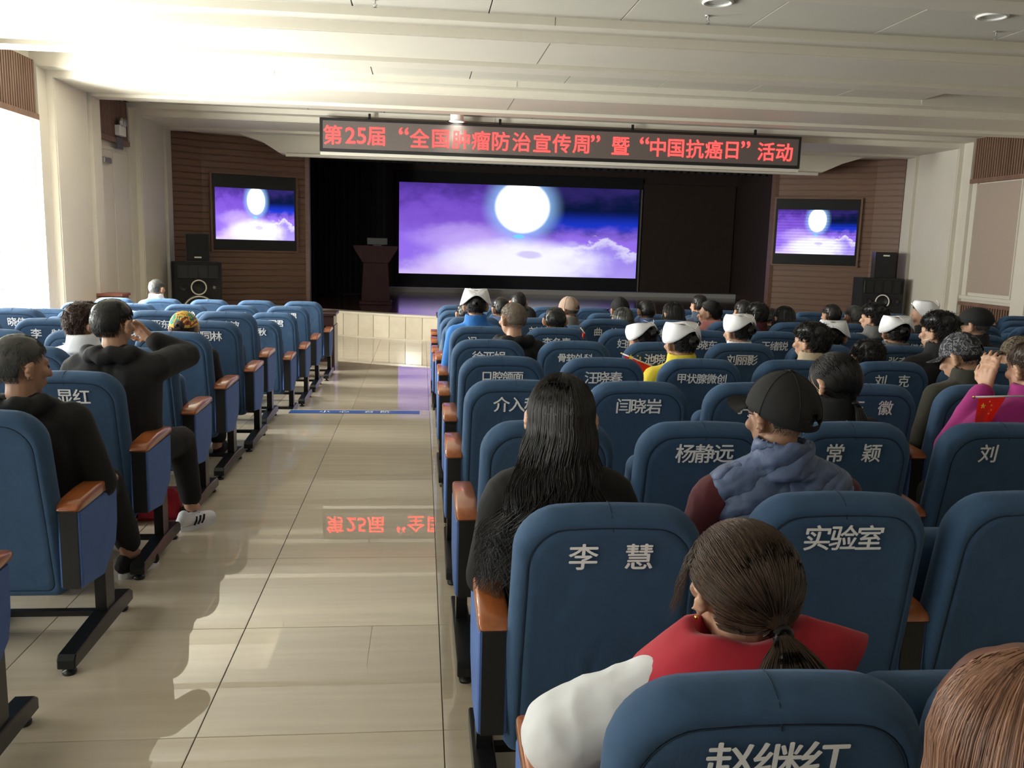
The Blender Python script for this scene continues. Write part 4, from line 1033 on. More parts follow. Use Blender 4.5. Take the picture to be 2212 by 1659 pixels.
def shell_hair(scale=1.0, low=1.0, bump=0.004, bs=18, seed=0.0, extra=None):
    """closed cap of hair that hugs the skull and leaves face and neck free"""
    bm = bmesh.new(); nu, nv = 48, 18; outer = []; inner = []
    for j in range(nv+1):
        ro = []; ri = []
        for i in range(nu):
            th = 2*PI*i/nu; mx = hairline(th)*low; ph = mx*j/nv
            k = 1.085*scale if j < nv else 1.0*scale
            b = bump*noise.noise(Vector((math.cos(th)*ph*bs/9+seed, math.sin(th)*ph*bs/9, ph*bs/7)))*2
            p = scalp(th, ph, k); nn = (p-SC_).normalized(); ro.append(bm.verts.new(p+nn*b)) ; ri.append(bm.verts.new(scalp(th, ph, 0.96)))
        outer.append(ro); inner.append(ri)
    for R_, flip in ((outer, False), (inner, True)):
        for a, b in zip(R_, R_[1:]):
            for i in range(nu):
                q = (a[i], b[i], b[(i+1) % nu], a[(i+1) % nu]); bm.faces.new(q if not flip else tuple(reversed(q)))
    for i in range(nu): bm.faces.new((outer[-1][i], inner[-1][i], inner[-1][(i+1) % nu], outer[-1][(i+1) % nu]))
    if extra: extra(bm)
    bmesh.ops.remove_doubles(bm, verts=bm.verts, dist=1e-5); bmesh.ops.recalc_face_normals(bm, faces=bm.faces)
    me = bpy.data.meshes.new('hair'); bm.to_mesh(me); bm.free(); me.polygons.foreach_set('use_smooth', [True]*len(me.polygons))
    at = me.attributes.new('strand', 'FLOAT', 'POINT'); at.data.foreach_set('value', [0.15]*len(me.vertices))
    return me
def clumps(n, r0, r1, seed, spread=1.1, low=0.95):
    def f(bm):
        rnd = random.Random(seed)
        for _ in range(n):
            th = rnd.uniform(0, 2*PI); ph = math.acos(1-rnd.random()*(1-math.cos(hairline(th)*low)))
            ell(bm, scalp(th, ph, spread), [rnd.uniform(r0, r1)]*3, u=7, v=5)
    return f
def join_meshes(name, mes):
    bm = bmesh.new(); vals = []
    for me in mes:
        bm.from_mesh(me)
    out = bpy.data.meshes.new(name); bm.to_mesh(out); bm.free()
    out.polygons.foreach_set('use_smooth', [True]*len(out.polygons)); return out
def ponytail_paths(tie, length, n, seed, flare=0.03, side=0.0):
    rnd = random.Random(seed); P = []
    for _ in range(n):
        a = rnd.uniform(0, 6.28); q = rnd.random()**0.5; path = []
        L = length*rnd.uniform(0.8, 1.05)
        for j in range(9):
            t = j/8; rad = 0.010+flare*math.sin(min(t*1.25, 1)*PI*0.55)*q
            path.append(Vector(tie)+Vector((rad*math.cos(a)+side*t*t, -0.035*math.sin(t*PI*0.5)+rad*0.6*math.sin(a)-0.01*(t > 0), 0.012*math.sin(t*PI)-L*t)))
        P.append(path)
    return P
def gathered_paths(tie, n, seed):
    """strands combed from the hairline over the skull to the tie"""
    rnd = random.Random(seed); P = []; tie = Vector(tie); tn = (tie-SC_).normalized()
    for _ in range(n):
        th = rnd.uniform(0, 2*PI); mx = hairline(th); ph = mx*(1-0.75*rnd.random()**1.6)
        u = (scalp(th, ph)-SC_); u = Vector((u.x/SR_.x, u.y/SR_.y, u.z/SR_.z)).normalized()
        v = Vector((tn.x/SR_.x, tn.y/SR_.y, tn.z/SR_.z)).normalized(); path = []; k = rnd.uniform(1.085, 1.12)
        for j in range(9):
            t = j/8; w_ = u.slerp(v, t) if u.dot(v) > -0.98 else v
            kk = k*(1-0.06*t*t); path.append(SC_+Vector((w_.x*SR_.x, w_.y*SR_.y, w_.z*SR_.z))*kk)
        path[-1] = tie
        P.append(path)
    return P
def bun_mesh(c, r, seed, n=160):
    rnd = random.Random(seed); P = []
    for _ in range(n):
        a0 = rnd.uniform(0, 6.28); tilt = rnd.uniform(-1.2, 1.2); path = []
        for j in range(9):
            a = a0+j*0.35; p = Vector((math.cos(a)*math.cos(tilt), math.sin(tilt)*0.8, math.sin(a)*math.cos(tilt)))*r; path.append(Vector(c)+p)
        P.append(path)
    return strands_mesh(P, 0.0022, 'bun', taper=0.8)

HEADG = {}
def headgear():
    pass
def nurse_cap_bm(style=0):
    """stiff white cap, folded at the back, with wings at the sides"""
    bm = bmesh.new(); nu, nv = 48, 9; rings = []
    for j in range(nv+1):
        t = j/nv; row = []
        for i in range(nu):
            a = 2*PI*i/nu; ca, sa = math.cos(a), math.sin(a); back = max(0, -sa); front = max(0, sa); sd = abs(ca)
            sq = lambda v: math.copysign(abs(v)**0.6, v)
            top = Vector((0.088*sq(ca), -0.012+0.078*sq(sa), 0.138-0.006*back+0.008*sd))
            rim = Vector((0.112*ca*(1+0.16*sd), -0.018+(0.105+0.012*back)*sa, 0.050 - 0.036*sd**2 + 0.050*back**5 + 0.075*front**1.5))
            mid = Vector((0.104*sq(ca), -0.016+0.104*sq(sa), 0.105))
            p = top*(1-t)**2+mid*2*t*(1-t)+rim*t*t
            if t < 0.25: p.z = max(p.z, 0.118)
            p.z += 0.004*math.cos(6*a)*t*(1-t)*2
            row.append(bm.verts.new(p))
        rings.append(row)
    for a, b in zip(rings, rings[1:]):
        for i in range(nu): bm.faces.new((a[i], b[i], b[(i+1) % nu], a[(i+1) % nu]))
    c = bm.verts.new((0, -0.012, 0.128))
    for i in range(nu): bm.faces.new((rings[0][i], rings[0][(i+1) % nu], c))
    bmesh.ops.recalc_face_normals(bm, faces=bm.faces)
    bmesh.ops.solidify(bm, geom=bm.faces[:], thickness=0.003)
    return bm
def cap_folds_bm():
    bm = bmesh.new()
    c = Vector((0, -0.134, 0.108))
    for k in (-1, 1):
        for (dx, dz) in ((0.055, 0.045), (0.062, -0.018)):
            e = c+Vector((k*dx, 0.030, dz)); tube(bm, [c, (c+e)/2+Vector((0, -0.007, 0)), e], [0.0018, 0.0022, 0.0012], 5)
    return bm
def baseball_bm(brim_dir=PI/2, opening=True):
    bm = bmesh.new(); nu, nv = 48, 12; rings = []
    for j in range(nv+1):
        t = j/nv; row = []
        for i in range(nu):
            a = 2*PI*i/nu; low = math.radians(92 if not opening else 92)
            back = max(0, -math.sin(a))
            ph = low*t + math.radians(9)*back*t
            p = scalp(a, ph, 1.13)+Vector((0, 0, 0.006*math.cos(ph)))
            row.append(bm.verts.new(p))
        rings.append(row)
    arch = set()
    for j, (a, b) in enumerate(zip(rings, rings[1:])):
        for i in range(nu):
            th = (i+0.5)/nu*360
            if opening and abs(th-270) < 24 and j >= nv-3+int(abs(th-270)/11) and j < nv-1: continue
            bm.faces.new((a[i], b[i], b[(i+1) % nu], a[(i+1) % nu]))
    bm.faces.new(rings[0])
    bmesh.ops.recalc_face_normals(bm, faces=bm.faces); bmesh.ops.solidify(bm, geom=bm.faces[:], thickness=0.0028)
    return bm
def brim_bm():
    bm = bmesh.new(); rows = []
    for j in range(7):
        t = j/6; row = []
        for i in range(17):
            a = math.radians(30+120*i/16); p = scalp(a, math.radians(88), 1.13); out = Vector((math.cos(a)*0.35, math.sin(a), 0)).normalized()
            L = 0.075*math.sin(math.radians(20+140*i/16)); q = p+out*L*t+Vector((0, 0, -0.012*t-0.018*t*abs(math.cos(a))))
            row.append(bm.verts.new(q))
        rows.append(row)
    for a, b in zip(rows, rows[1:]):
        for i in range(16): bm.faces.new((a[i], a[i+1], b[i+1], b[i]))
    bmesh.ops.solidify(bm, geom=bm.faces[:], thickness=0.003); bmesh.ops.recalc_face_normals(bm, faces=bm.faces)
    return bm
def seams_bm():
    bm = bmesh.new()
    for k in range(6):
        a = PI/2+k*PI/3+PI/6; tube(bm, [scalp(a, math.radians(x), 1.137)+Vector((0, 0, 0.006*math.cos(math.radians(x)))) for x in range(3, 92, 8)], 0.0012, 4)
    ell(bm, scalp(0, 0, 1.14)+Vector((0, 0, 0.008)), (0.008, 0.008, 0.004), u=10, v=6)
    return bm
def knit_bm(low=88, k0=1.12):
    bm = bmesh.new(); nu, nv = 54, 14; rings = []
    for j in range(nv+1):
        t = j/nv; row = []
        for i in range(nu):
            a = 2*PI*i/nu; ph = math.radians(low+8*max(0, -math.sin(a)))*t
            k = k0+0.012*((i % 2)*2-1)*min(1, t*3)+(0.03 if j >= nv-2 else 0); row.append(bm.verts.new(scalp(a, ph, k)))
        rings.append(row)
    for a, b in zip(rings, rings[1:]):
        for i in range(nu): bm.faces.new((a[i], b[i], b[(i+1) % nu], a[(i+1) % nu]))
    bm.faces.new(rings[0]); bmesh.ops.recalc_face_normals(bm, faces=bm.faces); bmesh.ops.solidify(bm, geom=bm.faces[:], thickness=0.003); return bm
def beret_bm(peak=True):
    bm = bmesh.new(); nu, nv = 40, 10; rings = []
    for j in range(nv+1):
        t = j/nv; row = []
        for i in range(nu):
            a = 2*PI*i/nu
            if t < 0.75: ph = math.radians(86)*t/0.75; k = 1.16+0.14*math.sin(t/0.75*PI*0.62)
            else: ph = math.radians(86+(t-0.75)*36); k = 1.13
            row.append(bm.verts.new(scalp(a, ph, k)+Vector((0, -0.004, -0.004))))
        rings.append(row)
    for a, b in zip(rings, rings[1:]):
        for i in range(nu): bm.faces.new((a[i], b[i], b[(i+1) % nu], a[(i+1) % nu]))
    bm.faces.new(rings[0]); bmesh.ops.recalc_face_normals(bm, faces=bm.faces); return bm
def camo(name, cols, scale):
    m = bpy.data.materials.new(name); m.use_nodes = True; nt = m.node_tree; b = nt.nodes['Principled BSDF']; b.inputs['Roughness'].default_value = 0.85
    tc = nt.nodes.new('ShaderNodeTexCoord'); n = nt.nodes.new('ShaderNodeTexNoise'); n.inputs['Scale'].default_value = scale; n.inputs['Detail'].default_value = 1.5; n.inputs['Distortion'].default_value = 1.6
    nt.links.new(tc.outputs['Object'], n.inputs['Vector']); cr = nt.nodes.new('ShaderNodeValToRGB'); cr.color_ramp.interpolation = 'CONSTANT'
    pos = [0.0, 0.42, 0.50, 0.57, 0.65]
    while len(cr.color_ramp.elements) < len(cols): cr.color_ramp.elements.new(0.5)
    for e, p, c in zip(cr.color_ramp.elements, pos, cols): e.position = p; e.color = (*c, 1)
    nt.links.new(n.outputs[0], cr.inputs[0]); nt.links.new(cr.outputs[0], b.inputs['Base Color']); return m
M['camo_g'] = camo('grey_camouflage', [(0.012,0.012,0.016), (0.035,0.035,0.042), (0.20,0.20,0.22), (0.02,0.02,0.026), (0.09,0.09,0.10)], 22)
M['camo_t'] = camo('brown_camouflage', [(0.03,0.025,0.018), (0.12,0.09,0.06), (0.22,0.17,0.12), (0.06,0.05,0.035), (0.16,0.14,0.11)], 22)
M['floral'] = camo('floral_print', [(0.03,0.30,0.27), (0.65,0.40,0.04), (0.85,0.62,0.12), (0.35,0.06,0.03), (0.10,0.03,0.02)], 13)
def _vestmat():
    m = cloth('slate_padded_cloth', (0.085, 0.125, 0.24), 0.6, 0.4, 30); nt = m.node_tree; b = nt.nodes['Principled BSDF']
    tc = nt.nodes.new('ShaderNodeTexCoord'); mp = nt.nodes.new('ShaderNodeMapping'); mp.inputs['Rotation'].default_value = (0, math.radians(-58), 0)
    w_ = nt.nodes.new('ShaderNodeTexWave'); w_.bands_direction = 'X'; w_.inputs['Scale'].default_value = 5.2; w_.inputs['Distortion'].default_value = 2.5; w_.inputs['Detail'].default_value = 2; w_.inputs['Detail Scale'].default_value = 3
    nt.links.new(tc.outputs['Object'], mp.inputs[0]); nt.links.new(mp.outputs[0], w_.inputs['Vector'])
    pw = nt.nodes.new('ShaderNodeMath'); pw.operation = 'POWER'; pw.inputs[1].default_value = 0.35; nt.links.new(w_.outputs['Fac'], pw.inputs[0])
    bp = nt.nodes.new('ShaderNodeBump'); bp.inputs['Strength'].default_value = 1.0; bp.inputs['Distance'].default_value = 0.011
    old = b.inputs['Normal'].links[0].from_socket; nt.links.new(pw.outputs[0], bp.inputs['Height']); nt.links.new(old, bp.inputs['Normal']); nt.links.new(bp.outputs[0], b.inputs['Normal']); return m
CL['vest'] = _vestmat()
CL['tan'] = cloth('tan_cloth', (0.36, 0.25, 0.19)); M['knit'] = mat('speckled_knit', (0.30, 0.30, 0.27), 0.95, noise_amt=0.5, noise_scale=90, bump=0.5, bump_scale=120)
M['capwhite'] = mat('white_starched_cotton', (0.82, 0.82, 0.86), 0.8, noise_amt=0.03, noise_scale=12, bump=0.15, bump_scale=10)
M['gold'] = mat('gold', (0.9, 0.55, 0.15), 0.2, metal=1.0, noise_amt=0.05)
M['elastic'] = mat('black_elastic', (0.01, 0.01, 0.012), 0.35, noise_amt=0.1)
M['maskwhite'] = mat('white_mask_loop', (0.8, 0.82, 0.85), 0.8, noise_amt=0.02)
M['flagred'] = mat('red_flag_cloth', (0.70, 0.03, 0.02), 0.6, noise_amt=0.08, noise_scale=10)
M['flagstar'] = mat('yellow_star_print', (0.85, 0.62, 0.05), 0.6, noise_amt=0.05)
M['skinscalp'] = mat('shaved_scalp', (0.42, 0.27, 0.19), 0.6, noise_amt=0.15, noise_scale=60)

MESH = {}
def lib(key, fn, m=None):
    if key not in MESH:
        me = fn(); me = mesh_of(me, key) if isinstance(me, bmesh.types.BMesh) else me
        MESH[key] = me
        if m is not None: me.materials.clear(); me.materials.append(m)
        elif not me.materials: me.materials.append(M['hblack'])
    return MESH[key]
def part(name, me, parent, m=None, loc=(0,0,0), mat4=None, label=None):
    o = bpy.data.objects.new(name, me); C.objects.link(o); o.parent = parent
    if mat4 is not None: o.matrix_local = mat4
    else: o.location = loc
    if m is not None and me.materials and me.materials[0] is not m:
        o.material_slots[0].link = 'OBJECT'; o.material_slots[0].material = m
    if label: o['label'] = label
    return o
EYE = mesh_of((lambda bm: (ell(bm, (0,0,0), (0.010, 0.010, 0.010), u=10, v=8), bm)[-1])(bmesh.new()), 'eye'); EYE.materials.append(M['eye'])
TB = 1.22    # prototype height of the generic seated figure
def hats(kind, head, hm, m):
    """hair and headgear hung on an empty-free head matrix: head = (parent, matrix)"""
    par, mm = head
    S = lambda n, me, mt=None, x=None: part(n, me, par, mt, mat4=mm if x is None else mm @ x)
    if kind == 'short': S('hair', lib('h_short', lambda: join2(shell_hair(0.99, 0.97, 0.003), short_hair(1100, 0.035, 0, 0.004, seed=3))), hm)
    elif kind == 'crew': S('hair', lib('h_crew', lambda: join2(shell_hair(0.965, 0.93, 0.001), short_hair(900, 0.012, 0, 0.003, seed=5))), hm)
    elif kind == 'curly': S('hair', lib('h_curly', lambda: join2(shell_hair(1.06, 0.98, 0.008, extra=None), short_hair(1500, 0.05, 0.012, 0.02, seed=7, r=0.0022))), hm)
    elif kind == 'bob': S('hair', lib('h_bob', lambda: join2(shell_hair(1.03, 1.0, 0.003), bob_paths(700, 0.10, 9))), hm)
    elif kind == 'long': S('hair', lib('h_long', lambda: join2(shell_hair(1.03, 1.0, 0.003), bob_paths(900, 0.30, 10))), hm)
    elif kind in ('bun', 'tail'):
        tie = (0, -0.118, 0.03) if kind == 'bun' else (0, -0.112, -0.035)
        h = S('hair', lib('h_gather_'+kind, lambda: join2(shell_hair(0.965, 0.98, 0.0006), strands_mesh(gathered_paths(tie, 800, 4), 0.0018, 'g', taper=0.8))), hm)
        if kind == 'bun': part('bun', lib('bun', lambda: bun_mesh((0, -0.138, 0.035), 0.034, 3)), h, hm)
        else: part('ponytail', lib('ptail', lambda: strands_mesh(ponytail_paths(tie, 0.20, 260, 8, 0.022), 0.002, 'ponytail')), h, hm)
def join2(*mes):
    out = bpy.data.meshes.new('hair'); V = []; F = []; A = []; off = 0
    for me in mes:
        n = len(me.vertices); co = np.empty(n*3); me.vertices.foreach_get('co', co); V.append(co.reshape(-1, 3))
        a = np.empty(n); me.attributes['strand'].data.foreach_get('value', a); A.append(a)
        F += [tuple(i+off for i in p.vertices) for p in me.polygons]; off += n
    V = np.concatenate(V); A = np.concatenate(A)
    out.from_pydata([tuple(v) for v in V], [], F); at = out.attributes.new('strand', 'FLOAT', 'POINT'); at.data.foreach_set('value', A)
    out.polygons.foreach_set('use_smooth', [True]*len(out.polygons)); out.update(); return out
def bob_paths(n, length, seed, wave=0.0, curl=0.0):
    rnd = random.Random(seed); P = []
    for _ in range(n):
        th = rnd.uniform(0, 2*PI); f = math.sin(th)
        if f > 0.45: continue
        mx = hairline(th); s0 = rnd.uniform(0.0, 0.35); path = []
        k = rnd.uniform(1.09, 1.17); ww = rnd.uniform(0, 6.28); L = length*rnd.uniform(0.75, 1.08); nd = 8+int(length*20)
        for j in range(6): path.append(scalp(th, math.radians(100)*(s0+(1-s0)*j/5), k))
        p = path[-1]
        for j in range(1, nd+1):
            t = j/nd; q = p+Vector((0, -0.012*t*(1 if f < 0.2 else 0), -L*t))
            q.x += math.cos(th)*0.02*math.sin(t*2.2); q.y += -abs(math.sin(th))*0.01*t
            if wave: q += Vector((math.sin(ww*0.3+t*11), math.cos(ww*0.3+t*9), 0))*wave*t
            path.append(q)
        P.append(path)
    return strands_mesh(P, 0.0021, 'hair')
BODIES = {}
def generic_meshes():
    BODIES['body'] = fuse(body_bm(TB), 'body', 0.0085, 3); BODIES['body'].materials.append(M['skin'])
    BODIES['jacket'] = fuse(jacket_bm(TB, 1.0, collar=0.02), 'jacket', 0.011, 3, folds(0.006, 7, 1)); BODIES['jacket'].materials.append(CL['black'])
    BODIES['hoodjacket'] = fuse(jacket_bm(TB, 1.08, hood=True), 'jacket', 0.011, 3, folds(0.008, 6, 3)); BODIES['hoodjacket'].materials.append(CL['black'])
    bm = bmesh.new()
    for k in (-1, 1): chain(bm, [(k*0.085, 0.0, 0.53), (k*0.11, 0.42, 0.49), (k*0.11, 0.44, 0.14)], [0.115, 0.078, 0.062], 16)
    BODIES['trousers'] = fuse(bm, 'trousers', 0.014, 3, folds(0.005, 9, 5)); BODIES['trousers'].materials.append(CL['charcoal'])
    bm = bmesh.new(); capsule(bm, (0, -0.04, 0.05), (0, 0.10, 0.038), 0.045, 0.036, 14); box(bm, -0.045, 0.045, -0.085, 0.14, 0.0, 0.02, bev=0.008)
    BODIES['shoe'] = fuse(bm, 'shoe', 0.008, 3); BODIES['shoe'].materials.append(CL['black'])
generic_meshes()
def person(label, X, Y, top, hair, hm, cloth_, turn=0.0, tilt=0.0, skin=None, hat=None, hatm=None, jk='jacket', low=None, hs=1.0, lean=0.0, mask=False, cloth2=None):
    """seated member of the audience, copied parts scaled to the sitter; returns the root"""
    lw = 0.0 if Y < STEP_Y else LOW
    s = (top-lw)/TB
    t = thing('person', label, 'person', (X, Y-0.02*s, lw), lean, group='people seated in the audience')
    sc = Matrix.Diagonal((1.0, 1.0, s, 1.0)) if False else Matrix.Diagonal((0.97, 0.97, s, 1))
    # the head turns on the neck: keep it a separate vertex rotation of a copied mesh
    key = ('body', round(turn, 1), round(tilt, 1))
    if key not in MESH:
        if turn or tilt:
            hc = Vector((0, 0.02, TB-0.112)); R = Matrix.Rotation(turn, 4, 'Z') @ Matrix.Rotation(tilt, 4, 'X')
            me = BODIES['body'].copy(); n = len(me.vertices); piv = Vector((0, -0.005, TB-0.21))
            for v in me.vertices:
                w_ = min(1, max(0, (v.co.z-(TB-0.27))/0.07))
                if w_ > 0 and abs(v.co.x) < 0.12:
                    q = piv+(Matrix.Rotation(turn*w_, 3, 'Z') @ Matrix.Rotation(tilt*w_, 3, 'X')) @ (v.co-piv); v.co = q
            me.update(); MESH[key] = me
        else: MESH[key] = BODIES['body']
    part('body', MESH[key], t, skin or M['skin'], mat4=sc)
    part(jk if jk != 'hoodjacket' else 'jacket', BODIES[jk], t, cloth_, mat4=sc)
    part('trousers', BODIES['trousers'], t, cloth2 or CL['charcoal'], mat4=sc)
    for k in (-1, 1): part('shoe', BODIES['shoe'], t, None, mat4=Matrix.Translation((k*0.112, 0.46, 0)))
    piv = Vector((0, -0.005, TB-0.21)); Rm = Matrix.Rotation(round(turn, 1), 4, 'Z') @ Matrix.Rotation(round(tilt, 1), 4, 'X')
    hm4 = sc @ Matrix.Translation(piv) @ Rm @ Matrix.Translation(-piv) @ Matrix.Translation((0, 0.02, TB-0.112))
    for k in (-1, 1): part('eye', EYE, t, None, mat4=hm4 @ Matrix.Translation((k*0.030, 0.080, 0.0)))
    if hair: hats(hair, (t, hm4), hm, None)
    gear(t, hm4, hat, hatm)
    if mask:
        for k in (-1, 1): part('mask_loop', lib('loop', lambda: mesh_of(tube(bmesh.new(), [(0.084, -0.02, -0.005), (0.082, 0.01, -0.04), (0.07, 0.05, -0.05)], 0.002, 5), 'loop'), M['maskwhite']), t, None, mat4=hm4 @ Matrix.Diagonal((k, 1, 1, 1)))
    return t
def gear(t, hm4, hat, hatm):
    if hat == 'nurse':
        c = part('nurse_cap', lib('ncap', nurse_cap_bm, M['capwhite']), t, None, mat4=hm4)
        part('fold', lib('nfold', cap_folds_bm, M['capwhite']), c)
        for k in (-1, 1): part('hairpin', lib('hpin', lambda: tube(bmesh.new(), [(0, 0, 0), (0.001, 0.004, 0.034)], 0.0016, 5), M['elastic']), c, None, loc=Vector((k*0.045, -0.112, 0.04)))
    elif hat == 'cap':
        c = part('cap', lib('bcap', baseball_bm, CL['black']), t, hatm, mat4=hm4)
        part('peak', lib('bbrim', brim_bm, CL['black']), c, hatm); part('stitching', lib('bseam', seams_bm, CL['charcoal']), c)
    elif hat == 'knit': part('knit_hat', lib('knit', knit_bm, M['knit']), t, hatm, mat4=hm4)
    elif hat == 'beret':
        c = part('flat_cap', lib('beret', beret_bm, CL['black']), t, hatm, mat4=hm4); part('peak', lib('bbrim', brim_bm, CL['black']), c, hatm)
    elif hat == 'band': part('hair_tie', lib('bow', lambda: bow_bm(), CL['tan']), t, hatm, mat4=hm4 @ Matrix.Translation((0, -0.118, 0.005)))
def bow_bm():
    bm = bmesh.new()
    for k in (-1, 1): ell(bm, (k*0.022, -0.004, 0), (0.022, 0.010, 0.011), Matrix.Rotation(0.3*k, 4, 'Y'), u=10, v=8)
    ell(bm, (0, -0.010, 0), (0.008, 0.008, 0.008), u=8, v=6); return bm
P_ = person
hb = M['hblack']
# --- left block
P_('person with brown curly hair and white blouse beside the man raising his arm', -1.95, 5.30, 1.18, 'curly', M['hcurl'], CL['white'], turn=-0.9)
d_ = P_('person in a colourful floral head cover and black top, left block', -1.60, 6.12, 1.07, 'bun', M['hcurl'], CL['black'], hat='knit', hatm=M['floral'])
P_('grey-haired man in a white shirt, alone in the front of the left block', -3.26, 11.25, 1.03, 'short', M['hgrey'], CL['white'], turn=-0.5)
# --- right block, from the aisle and the front rows back
P_('person in blue jumper and white nurse cap, on the aisle, seventh row', 0.42, 6.85, 1.21, 'bun', hb, CL['royal'], hat='nurse')
P_('person with dark grey coat half hidden by the blue jumper on the aisle', 0.43, 8.62, 1.00, 'short', hb, CL['grey'], turn=0.3)
P_('shaven-headed man in a black hooded jacket behind the blue jumper', 0.63, 5.95, 1.19, 'crew', M['hstub'], CL['black'], turn=0.6, jk='hoodjacket', hat=None)
P_('short black-haired man with a yellow collar beside the shaven-headed man', 1.05, 6.85, 1.10, 'short', hb, CL['orange'])
P_('person with black hair before the shaven-headed man, low in the seat', 0.92, 7.72, 1.03, 'bob', hb, CL['black'])
P_('dark-haired head just right of the white cap by the aisle', 0.78, 8.60, 1.06, 'short', hb, CL['navyvest'], turn=0.4)
P_('short dark-haired head nearest the stage, right of the white cap', 1.04, 9.45, 1.07, 'crew', hb, CL['charcoal'])
P_('person in a tan baseball cap, front middle rows', 1.46, 8.60, 1.07, 'crew', M['hgrey'], CL['grey'], turn=0.9, hat='cap', hatm=CL['tan'])
P_('person in a black cap and white mask, front middle rows', 1.97, 8.60, 1.07, 'crew', hb, CL['grey'], hat='cap', hatm=CL['black'], mask=True, turn=0.3)
P_('person in a speckled grey knitted hat', 1.80, 7.72, 1.04, 'bob', M['hgrey'], CL['black'], hat='knit', hatm=M['knit'])
P_('black-haired person with mask loop, right of the black cap near the stage', 2.24, 8.60, 1.07, 'short', hb, CL['navyvest'], mask=True, turn=0.2)
P_('person with black hair and a small pale hair clip', 2.26, 7.72, 1.10, 'bob', hb, CL['charcoal'], turn=0.5)
P_('dark-haired person nearest the stage above the pink collar', 3.06, 9.45, 1.08, 'short', hb, CL['denim'], turn=0.5)
P_('person with black hair and a pink collar, face turned left', 2.61, 7.72, 1.12, 'tail', hb, CL['pink'], turn=1.0)
P_('dark-haired person two heads right of the pink collar near the stage', 3.24, 8.60, 1.08, 'short', hb, CL['charcoal'], turn=0.3)
P_('person with curly dark hair and maroon top near the stage', 3.04, 7.72, 1.11, 'curly', hb, CL['maroon'])
P_('dark-haired person with head bent low before the cream stage edge', 3.54, 8.60, 1.01, 'short', hb, CL['black'], tilt=-0.3)
P_('black-haired person with a thin hair clip right of the curly maroon one', 3.30, 7.72, 1.08, 'bob', hb, CL['black'], turn=0.3)
P_('black-haired person in dark grey, left of the grey-haired one with mask', 4.18, 8.60, 1.06, 'short', hb, CL['grey'], turn=0.4)
P_('grey-haired person with a white mask before the right loudspeaker', 4.42, 8.60, 1.05, 'short', M['hgrey'], CL['grey'], mask=True, turn=0.3)
P_('nurse in a white cap behind hairpins, face down, left of the red flag', 1.56, 5.95, 1.05, 'bun', hb, CL['black'], turn=0.6, tilt=-0.3, hat='nurse')
P_('nurse in a tall white cap with grey bow and yellow collar', 1.55, 5.10, 1.13, 'bun', hb, CL['yellow'], turn=0.4, hat='nurse')
P_('nurse in a white cap with long hairpins over black hair, sixth row', 2.22, 5.95, 1.12, 'bun', hb, CL['white'], turn=0.5, hat='nurse')
P_('person with untidy curly black hair and beige jacket', 2.37, 5.10, 1.16, 'curly', hb, CL['beige'], turn=0.7)
P_('nurse in a white cap mostly behind the curly black hair', 2.90, 5.95, 1.09, 'bun', hb, CL['grey'], turn=-0.4, hat='nurse')
P_('person with curly black hair bent low behind the low ponytail woman', 2.74, 5.10, 1.06, 'curly', hb, CL['black'], tilt=-0.2)
P_('person with full black hair and grey coat before the right loudspeaker', 3.70, 6.85, 1.18, 'curly', hb, CL['grey'], turn=0.7)
P_('nurse in a white cap with a cream bow round her bun', 3.38, 5.95, 1.13, 'bun', hb, CL['grey'], hat='nurse')
P_('nurse in a white cap, brown hair, face turned to the left', 4.12, 6.85, 1.19, 'bun', M['hbrown'], CL['black'], turn=1.1, hat='nurse')
P_('person with thick black hair, mask and dark grey jacket', 3.18, 5.10, 1.24, 'curly', hb, CL['charcoal'], turn=0.6, mask=True)
P_('man in a black flat cap and dark jacket', 3.98, 5.95, 1.21, 'crew', M['hgrey'], CL['charcoal'], turn=0.7, hat='beret', hatm=CL['black'])
P_('person in a grey camouflage cap and olive jacket', 2.82, 4.25, 1.19, 'crew', hb, CL['olive'], turn=0.6, tilt=-0.3, hat='cap', hatm=M['camo_g'])
P_('person in a brown camouflage cap at the edge of the frame', 3.72, 5.10, 1.09, 'crew', hb, CL['olive'], turn=0.5, hat='cap', hatm=M['camo_t'])
# ================================================================= PEOPLE CLOSE TO THE CAMERA
def fold_collar_bm(sh, r_in=0.070, r_out=0.165, drop=0.055, rise=0.035, flap=None):
    bm = bmesh.new(); n = 56; rows = []
    prof = [(0.0, -0.02), (0.02, 0.5), (0.10, 0.95), (0.28, 1.0), (0.6, 0.55), (1.0, 0.0)]
    for (u, v) in prof:
        row = []
        for i in range(n):
            a = 2*PI*i/n; r = r_in+(r_out-r_in)*u
            z = sh+0.055+rise*v - drop*u + 0.004*math.sin(a*5+u*3)
            x = r*math.cos(a)*1.12; y = -0.012+r*math.sin(a)*0.80
            if flap:
                f = max(0, math.cos(a-flap))**8*u; z += 0.075*f; x += 0.03*f
            row.append(bm.verts.new((x, y, z)))
        rows.append(row)
    for a, b in zip(rows, rows[1:]):
        for i in range(n): bm.faces.new((a[i], b[i], b[(i+1) % n], a[(i+1) % n]))
    bmesh.ops.recalc_face_normals(bm, faces=bm.faces); bmesh.ops.solidify(bm, geom=bm.faces[:], thickness=0.008)
    return bm
